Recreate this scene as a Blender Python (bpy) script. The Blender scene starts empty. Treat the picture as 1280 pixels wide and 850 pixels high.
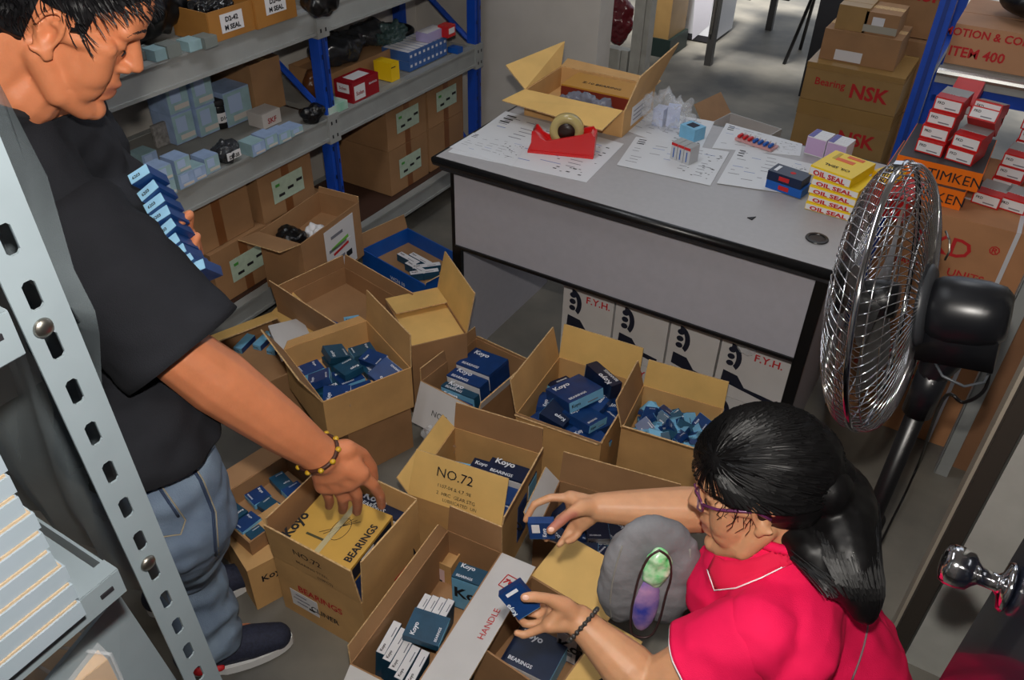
import bpy, bmesh, math, random
from mathutils import Vector, Matrix, noise
from math import sin, cos, pi, radians
V = Vector
random.seed(7)
SC = bpy.context.scene
COL = SC.collection

# ---------------------------------------------------------------- camera
CAM = V((1.3564, -1.8356, 1.8209)); FPX = 1033.75
YAW, PITCH, ROLL = .5305, .6465, .0233
def cam_axes():
    f = V((-sin(YAW)*cos(PITCH), cos(YAW)*cos(PITCH), -sin(PITCH)))
    r = V((cos(YAW), sin(YAW), 0)); u = r.cross(f)
    r2 = cos(ROLL)*r + sin(ROLL)*u; u2 = -sin(ROLL)*r + cos(ROLL)*u
    return r2, u2, f
CR, CU, CF = cam_axes()
cd = bpy.data.cameras.new('camera'); cam = bpy.data.objects.new('camera', cd); COL.objects.link(cam)
cd.sensor_width = 36; cd.lens = FPX/1280*36; cd.clip_start = .05
cam.matrix_world = Matrix((( CR.x, CU.x, -CF.x, CAM.x), (CR.y, CU.y, -CF.y, CAM.y), (CR.z, CU.z, -CF.z, CAM.z), (0, 0, 0, 1)))
SC.camera = cam
def ray(x, y): return CF + (x-640)/FPX*CR - (y-425)/FPX*CU
def at(x, y, ax, val):
    """the point where the line of sight through a photo point meets a real plane"""
    d = ray(x, y); return CAM + (val-CAM[ax])/d[ax]*d
def dep(x, y, d): return CAM + d*ray(x, y)

# ---------------------------------------------------------------- world and lights
w = bpy.data.worlds.new('world'); SC.world = w; w.use_nodes = True
bg = w.node_tree.nodes['Background']; bg.inputs[0].default_value = (.80, .88, 1.0, 1); bg.inputs[1].default_value = .8
def light(name, kind, loc, power, color=(1, 1, 1), size=.1, target=None, size_y=None, spot=None):
    l = bpy.data.lights.new(name, kind); l.energy = power; l.color = color
    if kind == 'AREA':
        l.size = size
        if size_y: l.shape = 'RECTANGLE'; l.size_y = size_y
    else: l.shadow_soft_size = size
    if spot: l.spot_size = spot; l.spot_blend = .6
    o = bpy.data.objects.new(name, l); COL.objects.link(o); o.location = loc
    if target is not None: o.rotation_euler = (V(target)-V(loc)).to_track_quat('-Z', 'Y').to_euler()
    return o
FLASH = CAM + CU*.13 - CF*.02
light('camera_flash', 'SPOT', FLASH, 74, (1, .95, .88), .022, CAM + CF*2 + CU*.1, spot=radians(120))
light('ceiling_fill_light', 'AREA', (.2, -.6, 2.72), 13, (.93, .96, 1), .25, (.2, -.6, 0), 1.3)  # added fill lamp, out of view, supplies the indoor ambient light
light('ceiling_fill_light', 'AREA', (1.0, 1.6, 2.72), 5, (.93, .96, 1), .25, (1.0, 1.6, 0), 1.3)  # second added fill lamp, for the back of the room
light('daylight_sun', 'SUN', (0, 9, 6), 9.0, (1, .99, .97), .12, (0, 12.2, 0)).data.angle = radians(14)
SC.view_settings.view_transform = 'Standard'; SC.view_settings.look = 'None'
SC.view_settings.exposure = 0; SC.view_settings.gamma = 1; SC.view_settings.use_curve_mapping = False

# ---------------------------------------------------------------- materials
def srgb(r, g, b):
    f = lambda c: (c/255/12.92) if c/255 <= .04045 else ((c/255+.055)/1.055)**2.4
    return (f(r), f(g), f(b), 1)
MATS = {}
def mat(name, rgb, rough=.6, metal=0, noise_s=0, noise_a=.15, bump=0, bump_s=60, spec=.5, alpha=1, trans=0, stretch=None, rgb2=None, coat=0):
    if name in MATS: return MATS[name]
    m = bpy.data.materials.new(name); m.use_nodes = True; nt = m.node_tree; b = nt.nodes['Principled BSDF']
    c = srgb(*rgb); b.inputs['Base Color'].default_value = c
    b.inputs['Roughness'].default_value = rough; b.inputs['Metallic'].default_value = metal
    b.inputs['Specular IOR Level'].default_value = spec
    b.inputs['Alpha'].default_value = alpha; b.inputs['Transmission Weight'].default_value = trans
    b.inputs['Coat Weight'].default_value = coat
    if noise_s or bump:
        tc = nt.nodes.new('ShaderNodeTexCoord'); mp = nt.nodes.new('ShaderNodeMapping')
        nt.links.new(tc.outputs['Object'], mp.inputs[0])
        if stretch: mp.inputs['Scale'].default_value = stretch
    if noise_s:
        n = nt.nodes.new('ShaderNodeTexNoise'); n.inputs['Scale'].default_value = noise_s; n.inputs['Detail'].default_value = 5
        nt.links.new(mp.outputs[0], n.inputs[0])
        cr = nt.nodes.new('ShaderNodeValToRGB'); e = cr.color_ramp.elements
        e[0].position = .3; e[1].position = .7
        if rgb2: e[0].color = srgb(*rgb2); e[1].color = c
        else:
            e[0].color = tuple(x*(1-noise_a) for x in c[:3])+(1,); e[1].color = tuple(min(1, x*(1+noise_a)) for x in c[:3])+(1,)
        nt.links.new(n.outputs[0], cr.inputs[0]); nt.links.new(cr.outputs[0], b.inputs['Base Color'])
    if bump:
        n2 = nt.nodes.new('ShaderNodeTexNoise'); n2.inputs['Scale'].default_value = bump_s; n2.inputs['Detail'].default_value = 4
        nt.links.new(mp.outputs[0], n2.inputs[0])
        bp = nt.nodes.new('ShaderNodeBump'); bp.inputs['Strength'].default_value = bump; bp.inputs['Distance'].default_value = .003
        nt.links.new(n2.outputs[0], bp.inputs['Height']); nt.links.new(bp.outputs[0], b.inputs['Normal'])
    MATS[name] = m; return m
card = mat('cardboard', (200, 156, 100), .75, noise_s=9, noise_a=.12, bump=.12, bump_s=40, stretch=(1, 1, 1))
card_d = mat('cardboard_brown', (160, 120, 82), .75, noise_s=9, noise_a=.12, bump=.12, bump_s=40)
card_y = mat('cardboard_yellow', (224, 182, 108), .72, noise_s=9, noise_a=.1, bump=.12, bump_s=40)
card_w = mat('cardboard_white', (206, 203, 202), .6, noise_s=7, noise_a=.06)
card_edge = mat('cardboard_edge', (204, 168, 120), .9, noise_s=120, noise_a=.3)
white = mat('white_paper', (222, 220, 222), .6)
labelg = mat('pale_green_label', (182, 200, 180), .6, noise_s=50, noise_a=.08)
black = mat('black_plastic', (14, 14, 16), .35)
ink = mat('black_ink', (22, 20, 26), .7)
inkb = mat('navy_ink', (20, 24, 44), .7)
inkr = mat('red_ink', (190, 30, 34), .7)
inkg = mat('green_ink', (70, 150, 60), .7)
inkw = mat('white_ink', (225, 228, 235), .6)
greyink = mat('grey_ink', (120, 120, 130), .7)
navy = mat('navy_box_card', (18, 56, 112), .38, noise_s=25, noise_a=.2)
navy2 = mat('deep_navy_box_card', (12, 30, 62), .38, noise_s=25, noise_a=.2)
teal = mat('teal_box_card', (24, 70, 96), .4, noise_s=25, noise_a=.2)
lblue = mat('light_blue_box_card', (120, 182, 218), .45, noise_s=30, noise_a=.08)
bluebox = mat('powder_blue_box_card', (150, 172, 206), .5, noise_s=22, noise_a=.16)
bluebox2 = mat('powder_green_box_card', (150, 180, 186), .5, noise_s=22, noise_a=.12)
red = mat('red_box_card', (196, 24, 26), .4, noise_s=30, noise_a=.06)
dred = mat('dark_red_box_card', (150, 16, 30), .4)
yellow = mat('yellow_box_card', (240, 196, 22), .4)
orange = mat('orange_box_card', (238, 116, 22), .4)
royal = mat('royal_blue_card', (16, 84, 170), .45, noise_s=12, noise_a=.1)
steel_blue = mat('blue_powder_coat', (18, 72, 178), .4, noise_s=30, noise_a=.08)
beam_g = mat('grey_powder_coat', (150, 152, 150), .45, noise_s=14, noise_a=.07)
shelf_g = mat('dusty_grey_shelf', (140, 138, 132), .6, noise_s=9, noise_a=.12)
rack_w = mat('pale_grey_enamel', (122, 133, 139), .38, noise_s=20, noise_a=.04)
steel = mat('brushed_steel', (176, 174, 170), .3, 1, noise_s=60, noise_a=.15)
chrome = mat('chrome', (215, 215, 218), .1, 1)
zinc = mat('zinc', (160, 156, 148), .35, 1)
clear = mat('clear_plastic_film', (235, 238, 242), .12, alpha=.22, spec=.8)
dusty = mat('dusty_grey_plastic_sheet', (92, 100, 104), .45, alpha=.62, noise_s=8, noise_a=.2)
dark_film = mat('smoky_plastic_bag', (52, 54, 58), .22, alpha=.85, noise_s=20, noise_a=.3)

# ---------------------------------------------------------------- mesh building
def frame(xd, yd, o=(0, 0, 0)):
    x = V(xd).normalized(); z = x.cross(V(yd)).normalized(); y = z.cross(x)
    return Matrix(((x.x, y.x, z.x, o[0]), (x.y, y.y, z.y, o[1]), (x.z, y.z, z.z, o[2]), (0, 0, 0, 1)))
TXT = {}
def text_geo(s, off=0.0):
    k = (s, off)
    if k in TXT: return TXT[k]
    c = bpy.data.curves.new('lettering', 'FONT'); c.body = s; c.size = 1; c.offset = off; c.resolution_u = 2
    o = bpy.data.objects.new('lettering', c); COL.objects.link(o)
    dg = bpy.context.evaluated_depsgraph_get(); me = bpy.data.meshes.new_from_object(o.evaluated_get(dg))
    vs = [v.co.copy() for v in me.vertices]; fs = [tuple(p.vertices) for p in me.polygons]
    if vs:
        x0 = min(v.x for v in vs); x1 = max(v.x for v in vs)
    else: x0, x1 = 0, 1
    bpy.data.objects.remove(o); bpy.data.curves.remove(c); bpy.data.meshes.remove(me)
    TXT[k] = (vs, fs, x0, x1); return TXT[k]
class MB:
    def __init__(s): s.v = []; s.f = []; s.m = []; s.mats = []
    def mi(s, m):
        if m not in s.mats: s.mats.append(m)
        return s.mats.index(m)
    def add(s, vs, fs, m, M=None):
        n = len(s.v); i = s.mi(m)
        s.v += [(M @ V(v)) if M is not None else V(v) for v in vs]
        for f in fs: s.f.append(tuple(n+k for k in f)); s.m.append(i)
        return s
    def box(s, c, size, m, M=None, top=None, front=None):
        cx, cy, cz = c; a, b, h = size[0]/2, size[1]/2, size[2]/2
        vs = [(cx+i*a, cy+j*b, cz+k*h) for k in (-1, 1) for j in (-1, 1) for i in (-1, 1)]
        fs = [(0, 2, 3, 1), (4, 5, 7, 6), (0, 1, 5, 4), (2, 6, 7, 3), (0, 4, 6, 2), (1, 3, 7, 5)]
        n = len(s.f); s.add(vs, fs, m, M)
        if top: s.m[n+1] = s.mi(top)
        if front: s.m[n+2] = s.mi(front)
        return s
    def quad(s, pts, m, M=None): return s.add(pts, [tuple(range(len(pts)))], m, M)
    def slab(s, pts, t, m, medge=None):
        """polygon given by 3D points, thickened by t along its normal"""
        P = [V(p) for p in pts]; n = (P[1]-P[0]).cross(P[2]-P[0]).normalized()*t; k = len(P)
        s.add([p+n/2 for p in P]+[p-n/2 for p in P], [tuple(range(k)), tuple(range(2*k-1, k-1, -1))], m)
        s.add([p+n/2 for p in P]+[p-n/2 for p in P], [(i, k+i, k+(i+1) % k, (i+1) % k) for i in range(k)], medge or m)
        return s
    def text(s, t, o, xd, yd, size, m, off=0.015, center=False, width=None, lift=.0007):
        vs, fs, x0, x1 = text_geo(t, off); M = frame(xd, yd, o)
        sx = size if width is None else width/(x1-x0)
        dx = -(x0+x1)/2*sx if center else 0
        return s.add([(v.x*sx+dx, v.y*size, lift) for v in vs], fs, m, M)
    def tube(s, pts, r, m, n=8, closed=False, cap=True):
        P = [V(p) for p in pts]; k = len(P); vs = []; up = None
        for i, p in enumerate(P):
            a = P[(i-1) % k] if (closed or i > 0) else p; b = P[(i+1) % k] if (closed or i < k-1) else p
            d = (b-a).normalized()
            if up is None:
                up = V((0, 0, 1)) if abs(d.z) < .9 else V((1, 0, 0))
            x = d.cross(up).normalized(); up = x.cross(d).normalized()
            rr = r[i] if isinstance(r, (list, tuple)) else r
            vs += [p + x*cos(2*pi*j/n)*rr + up*sin(2*pi*j/n)*rr for j in range(n)]
        fs = []
        for i in range(k if closed else k-1):
            i2 = (i+1) % k
            for j in range(n): fs.append((i*n+j, i*n+(j+1) % n, i2*n+(j+1) % n, i2*n+j))
        if cap and not closed: fs += [tuple(range(n-1, -1, -1)), tuple((k-1)*n+j for j in range(n))]
        return s.add(vs, fs, m)
    def lathe(s, prof, m, M=None, n=24):
        vs = []; fs = []
        for (r, z) in prof: vs += [(r*cos(2*pi*j/n), r*sin(2*pi*j/n), z) for j in range(n)]
        for i in range(len(prof)-1):
            for j in range(n): fs.append((i*n+j, i*n+(j+1) % n, (i+1)*n+(j+1) % n, (i+1)*n+j))
        fs += [tuple(range(n-1, -1, -1)), tuple((len(prof)-1)*n+j for j in range(n))]
        return s.add(vs, fs, m, M)
    def capsule(s, a, b, ra, rb, m=None, n=14):
        a, b = V(a), V(b); d = b-a; L = d.length
        d = d.normalized() if L > 1e-6 else V((0, 0, 1))
        up = V((0, 0, 1)) if abs(d.z) < .9 else V((1, 0, 0)); x = d.cross(up).normalized(); y = x.cross(d)
        rings = [(a-d*ra*cos(t), ra*sin(t)) for t in (.25, .7, 1.15)] + [(a, ra), (b, rb)] + [(b+d*rb*cos(t), rb*sin(t)) for t in (1.15, .7, .25)]
        vs = []
        for c, r in rings: vs += [c + x*cos(2*pi*j/n)*r + y*sin(2*pi*j/n)*r for j in range(n)]
        k = len(rings); fs = [(i*n+j, i*n+(j+1) % n, (i+1)*n+(j+1) % n, (i+1)*n+j) for i in range(k-1) for j in range(n)]
        fs += [tuple(range(n-1, -1, -1)), tuple((k-1)*n+j for j in range(n))]
        return s.add(vs, fs, m)
    def ell(s, c, r, m=None, M=None, n=20):
        vs = []; fs = []; k = n//2
        for i in range(1, k):
            t = pi*i/k; vs += [(c[0]+r[0]*sin(t)*cos(2*pi*j/n), c[1]+r[1]*sin(t)*sin(2*pi*j/n), c[2]+r[2]*cos(t)) for j in range(n)]
        for i in range(k-2):
            for j in range(n): fs.append((i*n+j, (i+1)*n+j, (i+1)*n+(j+1) % n, i*n+(j+1) % n))
        fs += [tuple(range(n)), tuple((k-2)*n+j for j in range(n-1, -1, -1))]
        return s.add(vs, fs, m, M)
    def mesh(s, name, smooth=False):
        me = bpy.data.meshes.new(name); me.from_pydata([tuple(v) for v in s.v], [], s.f)
        for m in s.mats: me.materials.append(m)
        if s.f: me.polygons.foreach_set('material_index', s.m)
        if smooth: me.polygons.foreach_set('use_smooth', [True]*len(me.polygons))
        me.update(); return me
    def build(s, name, parent=None, smooth=False, **kw):
        return link(name, s.mesh(name, smooth), parent, **kw)
def link(name, me, parent=None, **kw):
    o = bpy.data.objects.new(name, me); COL.objects.link(o)
    if parent: o.parent = parent
    for k, v in kw.items(): o[k] = v
    if name in ('printed_text', 'printing', 'printed_logo', 'printed_label', 'red_emblem'): o['kind'] = 'stuff'
    return o
def empty(name, label, cat, loc=(0, 0, 0), rz=0, group=None):
    o = bpy.data.objects.new(name, None); COL.objects.link(o); o.location = loc; o.rotation_euler = (0, 0, rz); o.empty_display_size = .05
    o['label'] = label; o['category'] = cat
    if group: o['group'] = group
    return o
def tag(o, label, cat, group=None):
    o['label'] = label; o['category'] = cat
    if group: o['group'] = group
    return o
def centred(o):
    """move a top-level mesh's origin to its base centre"""
    me = o.data; xs = [v.co for v in me.vertices]
    c = V(((min(v.x for v in xs)+max(v.x for v in xs))/2, (min(v.y for v in xs)+max(v.y for v in xs))/2, min(v.z for v in xs)))
    me.transform(Matrix.Translation(-c)); o.location = c; return o
def bisect(me, co, no):
    """cut the mesh with a plane and drop the side its normal points to"""
    bm = bmesh.new(); bm.from_mesh(me)
    bmesh.ops.bisect_plane(bm, geom=bm.verts[:]+bm.edges[:]+bm.faces[:], dist=1e-5, plane_co=V(co), plane_no=V(no), clear_outer=True)
    bm.to_mesh(me); bm.free(); me.polygons.foreach_set('use_smooth', [True]*len(me.polygons)); return me
def evald(o):
    dg = bpy.context.evaluated_depsgraph_get(); return bpy.data.meshes.new_from_object(o.evaluated_get(dg))
def remesh(mb, voxel, it=6, fac=.5):
    me = bpy.data.meshes.new('tmp'); me.from_pydata([tuple(v) for v in mb.v], [], mb.f); me.update()
    o = bpy.data.objects.new('tmp', me); COL.objects.link(o)
    r = o.modifiers.new('r', 'REMESH'); r.mode = 'VOXEL'; r.voxel_size = voxel
    s_ = o.modifiers.new('s', 'SMOOTH'); s_.factor = fac; s_.iterations = it
    out = evald(o); bpy.data.objects.remove(o); bpy.data.meshes.remove(me)
    out.materials.clear(); out.polygons.foreach_set('use_smooth', [True]*len(out.polygons)); return out
def cut(me, keep):
    """drop the faces whose centre fails keep(point)"""
    bm = bmesh.new(); bm.from_mesh(me)
    bmesh.ops.delete(bm, geom=[f for f in bm.faces if not keep(f.calc_center_median())], context='FACES')
    bm.to_mesh(me); bm.free(); return me
def displace(me, fn):
    ns = [v.normal.copy() for v in me.vertices]
    for v, n in zip(me.vertices, ns): v.co += n*fn(v.co)
    me.update()
def structure(name, mb, **kw):
    o = mb.build(name); o['kind'] = 'structure'; return o
def inv(p): return (Matrix.Translation(p.location) @ p.rotation_euler.to_matrix().to_4x4()).inverted()
def wpart(name, mb, parent, smooth=False, **kw):
    """a part modelled in world coordinates, hung under its thing"""
    me = mb.mesh(name, smooth) if isinstance(mb, MB) else mb
    me.transform(inv(parent)); return link(name, me, parent, **kw)

# ================================================================ SETTING
fl = mat('concrete_floor', (136, 130, 118), .62, noise_s=2.6, rgb2=(78, 77, 74), bump=.25, bump_s=18)
wallm = mat('stained_plaster', (216, 210, 202), .85, noise_s=2.2, rgb2=(186, 180, 172), bump=.25, bump_s=14)
structure('floor', MB().box((.6, 3.0, -.05), (9, 15, .1), fl))
structure('wall_left', MB().box((-1.14, -.75, 1.4), (.12, 4.22, 2.8), wallm))
structure('wall_back', MB().box((-.667, 1.425, 1.4), (1.06, .13, 2.8), wallm))
structure('wall_front', MB().box((.6, -3.0, 1.4), (3.6, .12, 2.8), wallm))
structure('wall_right', MB().box((2.3, .3, 1.4), (.12, 6.6, 2.8), wallm))
structure('ceiling', MB().box((.6, -.375, 2.84), (12, 5.15, .08), mat('white_ceiling', (225, 225, 222), .8)))
structure('wall_side', MB().box((-1.6, 4.9, 1.4), (.12, 7.0, 2.8), wallm))
for y in (-.6, 1.6):
    t = empty('added_ceiling_light', 'added, unseen ceiling light fitting over the %s of the storeroom' % ('front' if y < 0 else 'back'), 'light', (.2 if y < 0 else 1.0, y, 2.74))  # made-up fittings above the added fill lamps
    MB().box((0, 0, .03), (.3, 1.34, .06), white).build('housing', t)
# steel frame uprights beyond the wall's end
fm = mat('worn_white_steel', (160, 158, 150), .5, noise_s=20, noise_a=.12)
for i, (x0, x1) in enumerate(((786, 806),)):
    a = at(x0, 70, 1, 1.62); b = at(x1, 70, 1, 1.62)
    structure('trim_%d' % (i+1), MB().box(((a.x+b.x)/2, 1.66, 1.0), (b.x-a.x, .06, 2.0), fm).box(((a.x+b.x)/2+.004, 1.625, 1.0), ((b.x-a.x)*.3, .012, 2.0), fm))
a = at(762, 60, 1, 1.66); b = at(788, 60, 1, 1.66)
structure('trim_2', MB().box(((a.x+b.x)/2, 1.665, .33), (b.x-a.x, .05, .60), fm).box(((a.x+b.x)/2+.012, 1.635, .33), (.012, .012, .60), fm))

# door: grey jamb, dark glossy leaf, chrome knob
jm = mat('grey_door_frame', (184, 184, 178), .5, noise_s=18, noise_a=.07)
structure('trim_3', MB().box((1.94, -.30, 1.05), (.66, .10, 2.1), jm).box((1.588, -.31, 1.05), (.034, .08, 2.1), mat('dark_rebate', (60, 54, 48), .6)).box((1.567, -.29, 1.05), (.007, .06, 2.1), mat('frame_edge_cream', (176, 166, 150), .5)))
dr = empty('door_1', 'x', 'x', (1.572, -.885, 0)); del dr['label']; del dr['category']; dr['kind'] = 'structure'
MB().box((.022, -.42, 1.03), (.04, .84, 2.02), mat('glossy_navy_door', (34, 38, 52), .16, spec=.7, coat=.4)).build('door_leaf', dr)
kp = at(1262, 735, 0, 1.572)
kM = frame((0, 1, 0), (0, 0, 1), (0, kp.y+.885, kp.z)); kM = Matrix.Translation((0, kp.y+.885, kp.z)) @ Matrix.Rotation(-pi/2, 4, 'Y')
MB().lathe([(.031, 0), (.033, .003), (.030, .008), (.016, .011), (.0115, .016), (.0115, .034), (.017, .040), (.0245, .046), (.0275, .058), (.027, .070), (.0235, .077), (.014, .0805), (.002, .081)], chrome, kM, 40).build('door_knob', dr, True)

# ================================================================ BLUE RACK
rk = empty('storage_rack', 'long blue-and-grey steel storage rack standing along the left wall', 'rack', (-.65, .25, 0))
XR = -.65; DR = .40; PY = (-.74, .25, 1.20)
def post(x, y, s):
    m = MB()
    m.box((x, y, 1.05), (.042, .044, 2.1), steel_blue).box((x+.022*s, y, 1.05), (.004, .014, 2.1), mat('blue_shadow_groove', (10, 50, 130), .5))
    for k in range(34): m.box((x+.0245*s, y+.013*(1 if k % 2 else -1), .12+k*.055), (.001, .004, .016), black)
    return m
for y in PY:
    for x, s in ((XR, 1), (XR-DR, -1)): wpart('post', post(x, y, s), rk)
for (z0, z1) in ((.11, .185), (.595, .68), (.965, 1.05)):
    for i in (0, 1):
        y0, y1 = PY[i]+.022, PY[i+1]-.022
        wpart('shelf_beam', MB().box((XR+.005, (y0+y1)/2, (z0+z1)/2), (.028, y1-y0, z1-z0), beam_g).box((XR+.022, (y0+y1)/2, z1-.004), (.007, y1-y0, .008), beam_g).box((XR+.022, (y0+y1)/2, z0+.005), (.007, y1-y0, .010), beam_g), rk)
        wpart('shelf_beam', MB().box((XR-DR, (y0+y1)/2, (z0+z1)/2), (.028, y1-y0, z1-z0), beam_g), rk)
        wpart('shelf_panel', MB().box((XR-DR/2, (y0+y1)/2, z1-.011), (DR-.03, y1-y0, .018), shelf_g if z1 > .2 else mat('dark_plywood', (70, 46, 36), .6)), rk)
    for y in PY:
        m = MB().box((XR+.004, y, (z0+z1)/2-.002), (.052, .056, z1-z0+.02), beam_g)
        for k in range(4): m.box((XR+.0305, y+(-.012 if k % 2 else .012), (z0+z1)/2-.03+(k//2)*.05), (.001, .006, .012), ink)
        wpart('connector', m, rk)
for y in PY:
    for (za, zb) in ((.2, .58), (.69, .95), (1.06, 1.6)):
        wpart('brace', MB().tube([(XR-DR+.02, y+.0, zb), (XR-.02, y+.0, za)], .012, steel_blue, 6), rk)

# ================================================================ NEAR LEFT RACK (slotted angle)
nr = empty('slotted_angle_rack', 'pale grey slotted-angle shelving rack at the left edge of the photo', 'rack', (.77, -1.56, 0))
def lean(z): return -1.560 - .030*(z-1.2)      # the upright's slight lean
def slotted(x, zs):
    """one flange of the upright with real slots cut through it"""
    m = MB(); yo = lambda z, t: lean(z)-.020+t*.040; t0 = .30; t1 = .58
    z = .02
    def strip(za, zb, a, b):
        m.slab([(x, yo(za, a), za), (x, yo(za, b), za), (x, yo(zb, b), zb), (x, yo(zb, a), zb)], .0022, rack_w)
    p = .05
    while z < 2.05:
        strip(z, z+.024, 0, 1); strip(z+.024, z+p, 0, t0); strip(z+.024, z+p, t1, 1)
        for q in ((z+.024), (z+p)):      # rounded slot ends
            for sgn, tt in ((1, t0), (-1, t1)):
                d = 1 if q == z+.024 else -1
                m.slab([(x, yo(q, tt), q), (x, yo(q, tt+sgn*.07), q), (x, yo(q, tt), q+d*.003)], .0022, rack_w)
        z += p
    for za, zb in ((.02, 2.05),):
        m.slab([(x, yo(za, 1), za), (x-.038, yo(za, 1), za), (x-.038, yo(zb, 1), zb), (x, yo(zb, 1), zb)], .0022, rack_w)
    return m
wpart('post', slotted(.77, 0), nr)
MB2 = MB().box((.37, -1.545, 1.02), (.035, .038, 2.04), rack_w); wpart('post', MB2, nr)
for (zt, zb, lab) in ((1.141, 1.107, 0), (1.452, 1.412, 0)):
    m = MB().box((.766, -2.0, (zt+zb)/2), (.003, .82, zt-zb), rack_w)
    m.box((.757, -2.0, zt), (.02, .82, .003), rack_w).box((.760, -2.0, zb), (.012, .82, .003), rack_w)
    m.box((.768, -1.608, zt-.016), (.002, .014, .005), ink)
    wpart('shelf_beam', m, nr)
    wpart('shelf_beam', MB().box((.56, -1.588, (zt+zb)/2-.006), (.39, .003, zt-zb-.012), rack_w), nr)
    wpart('shelf_panel', MB().box((.563, -2.0, zt-.006), (.385, .80, .004), rack_w), nr)
for q in ((53, 409), (184, 703)):
    P = at(*q, 0, .773)
    wpart('bolt', MB().lathe([(.0075, 0), (.0085, .001), (.0075, .0035), (.004, .005), (.001, .0052)], zinc, Matrix.Translation(P) @ Matrix.Rotation(pi/2, 4, 'Y'), 20), nr, True)
# dusty plastic sheet hanging behind the upright
pts = [(0, 105), (42, 228), (85, 340), (112, 392), (118, 420), (140, 480), (160, 585), (185, 680), (215, 760)]
m = MB(); n = 14; edge = [at(x, y, 1, -1.525+.02*sin(i*1.7)) for i, (x, y) in enumerate(pts)]
vs = []
for i, e in enumerate(edge):
    for j in range(n+1):
        t = j/n; vs.append((e.x-.36*t, e.y+.010*sin(j*1.3+i*.8)+.006*sin(i*2+j*.5), e.z))
fs = [(i*(n+1)+j, i*(n+1)+j+1, (i+1)*(n+1)+j+1, (i+1)*(n+1)+j) for i in range(len(edge)-1) for j in range(n)]
tag(centred(m.add(vs, fs, dusty).build('plastic_sheet', None, True)), 'dusty translucent grey plastic sheet hanging behind the slotted upright', 'sheet')
# stacked white ridged panels on the near shelf
rid = mat('pearly_white_plastic', (146, 156, 168), .34, noise_s=5, rgb2=(134, 150, 156))
edgec = mat('cream_paper_edge', (168, 148, 122), .6)
P0 = at(105, 735, 2, 1.16); 
for k in range(13):
    x0 = P0.x+.012 - .0*k; y = P0.y - .012
    z = 1.143 + k*.0215
    m = MB().box((x0-.17-.0035*k, y-.20+.002*(k % 3), z+.0095), (.34, .40, .019), rid)
    m.box((x0-.17-.0035*k, y-.20+.002*(k % 3), z+.0202), (.336, .396, .0024), edgec)
    tag(centred(m.build('document_box')), 'flat pearly white box on the near grey shelf, %s of its ridged stack' % ('bottom', 'second from bottom', 'third from bottom', 'fourth from bottom', 'fifth from bottom', 'sixth from bottom', 'middle', 'sixth from top', 'fifth from top', 'fourth from top', 'third from top', 'second from top', 'top')[k], 'box', 'flat white boxes stacked on the near shelf')
# plastic-wrapped carton and board under the near shelf
c0 = at(150, 795, 2, .93)+V((-.12, .04, 0))
wc = empty('wrapped_carton', 'brown carton wrapped in clear film below the near grey shelf', 'carton', (c0.x-.03, c0.y-.22, .66), radians(-6))
MB().box((0, 0, .13), (.28, .34, .26), card).box((.0, .0, .262), (.05, .34, .002), card_edge).build('box', wc)
mm = MB().box((0, 0, .133), (.288, .348, .27), clear)
for k in range(7): mm.tube([(.02, .10, .275), (.145*cos(k*.5), .174-.05*k, .272-.01*(k % 2)), (.147, .17-.06*k, .1)], .0022, clear, 5)
mm.build('film', wc)
wpart('shelf_panel', MB().box((.57, -2.0, .652), (.385, .80, .012), rack_w), nr); 
wpart('shelf_beam', MB().box((.766, -2.0, .64), (.003, .82, .034), rack_w), nr)
b0 = at(200, 800, 2, .9)
tag(centred(MB().slab([(b0.x-.02, b0.y+.02, .662), (b0.x+.035, b0.y-.16, .662), (b0.x-.01, b0.y-.20, .95), (b0.x-.06, b0.y+.0, .95)], .006, rack_w).build('metal_sheet')), 'pale grey sheet-metal panel leaning below the near shelf', 'panel')

# ================================================================ DESK
dt = mat('grey_laminate', (168, 166, 168), .42, noise_s=60, noise_a=.03)
dp = mat('grey_laminate_panel', (172, 170, 178), .45, noise_s=40, noise_a=.03)
dk = empty('office_desk', 'grey laminate office desk with a thick black edge and modesty panel', 'desk', (.585, .345, 0))
W, D, H = 1.17, .69, .78
bm_ = MB().box((W/2, D/2, H-.004), (W-.006, D-.006, .008), dt)
wpart('desktop', bm_, dk)
m = MB()
for x0, y0, x1, y1 in ((0, 0, W, 0), (W, 0, W, D), (W, D, 0, D), (0, D, 0, 0)):
    m.tube([(x0, y0, H-.013), (x1, y1, H-.013)], .0135, black, 10)
m.box((W/2, D/2, H-.017), (W, D, .018), black)
wpart('edge_trim', m, dk, True)
wpart('rail', MB().box((W/2, .02, H-.037), (W-.02, .018, .016), mat('dark_grey_rail', (46, 46, 50), .4)), dk)
wpart('modesty_panel', MB().box((W/2, .040, (.478+H-.035)/2), (W-.09, .014, H-.035-.478), dp).box((W/2, .036, .474), (W-.09, .020, .010), black), dk)
for x in (.045, W-.030):
    wpart('side_panel', MB().box((x, D/2+.01, (H-.035)/2), (.020, D-.10, H-.035), dp).box((x-.0, .045, (H-.035)/2), (.032, .016, H-.035), black), dk)
hc = at(1021, 299, 2, H)
wpart('cable_port', MB().lathe([(.027, 0), (.029, .002), (.028, .004), (.021, .0045), (.020, .0025)], black, Matrix.Translation((hc.x, hc.y, H)), 28), dk)
tag(centred(MB().slab([(at(934, 272, 2, H+.0012)), (at(945, 271, 2, H+.0012)), (at(940, 275, 2, H+.0012))], .002, ink).build('tape_scrap')), 'tiny black scrap on the bare desktop', 'scrap')
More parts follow.
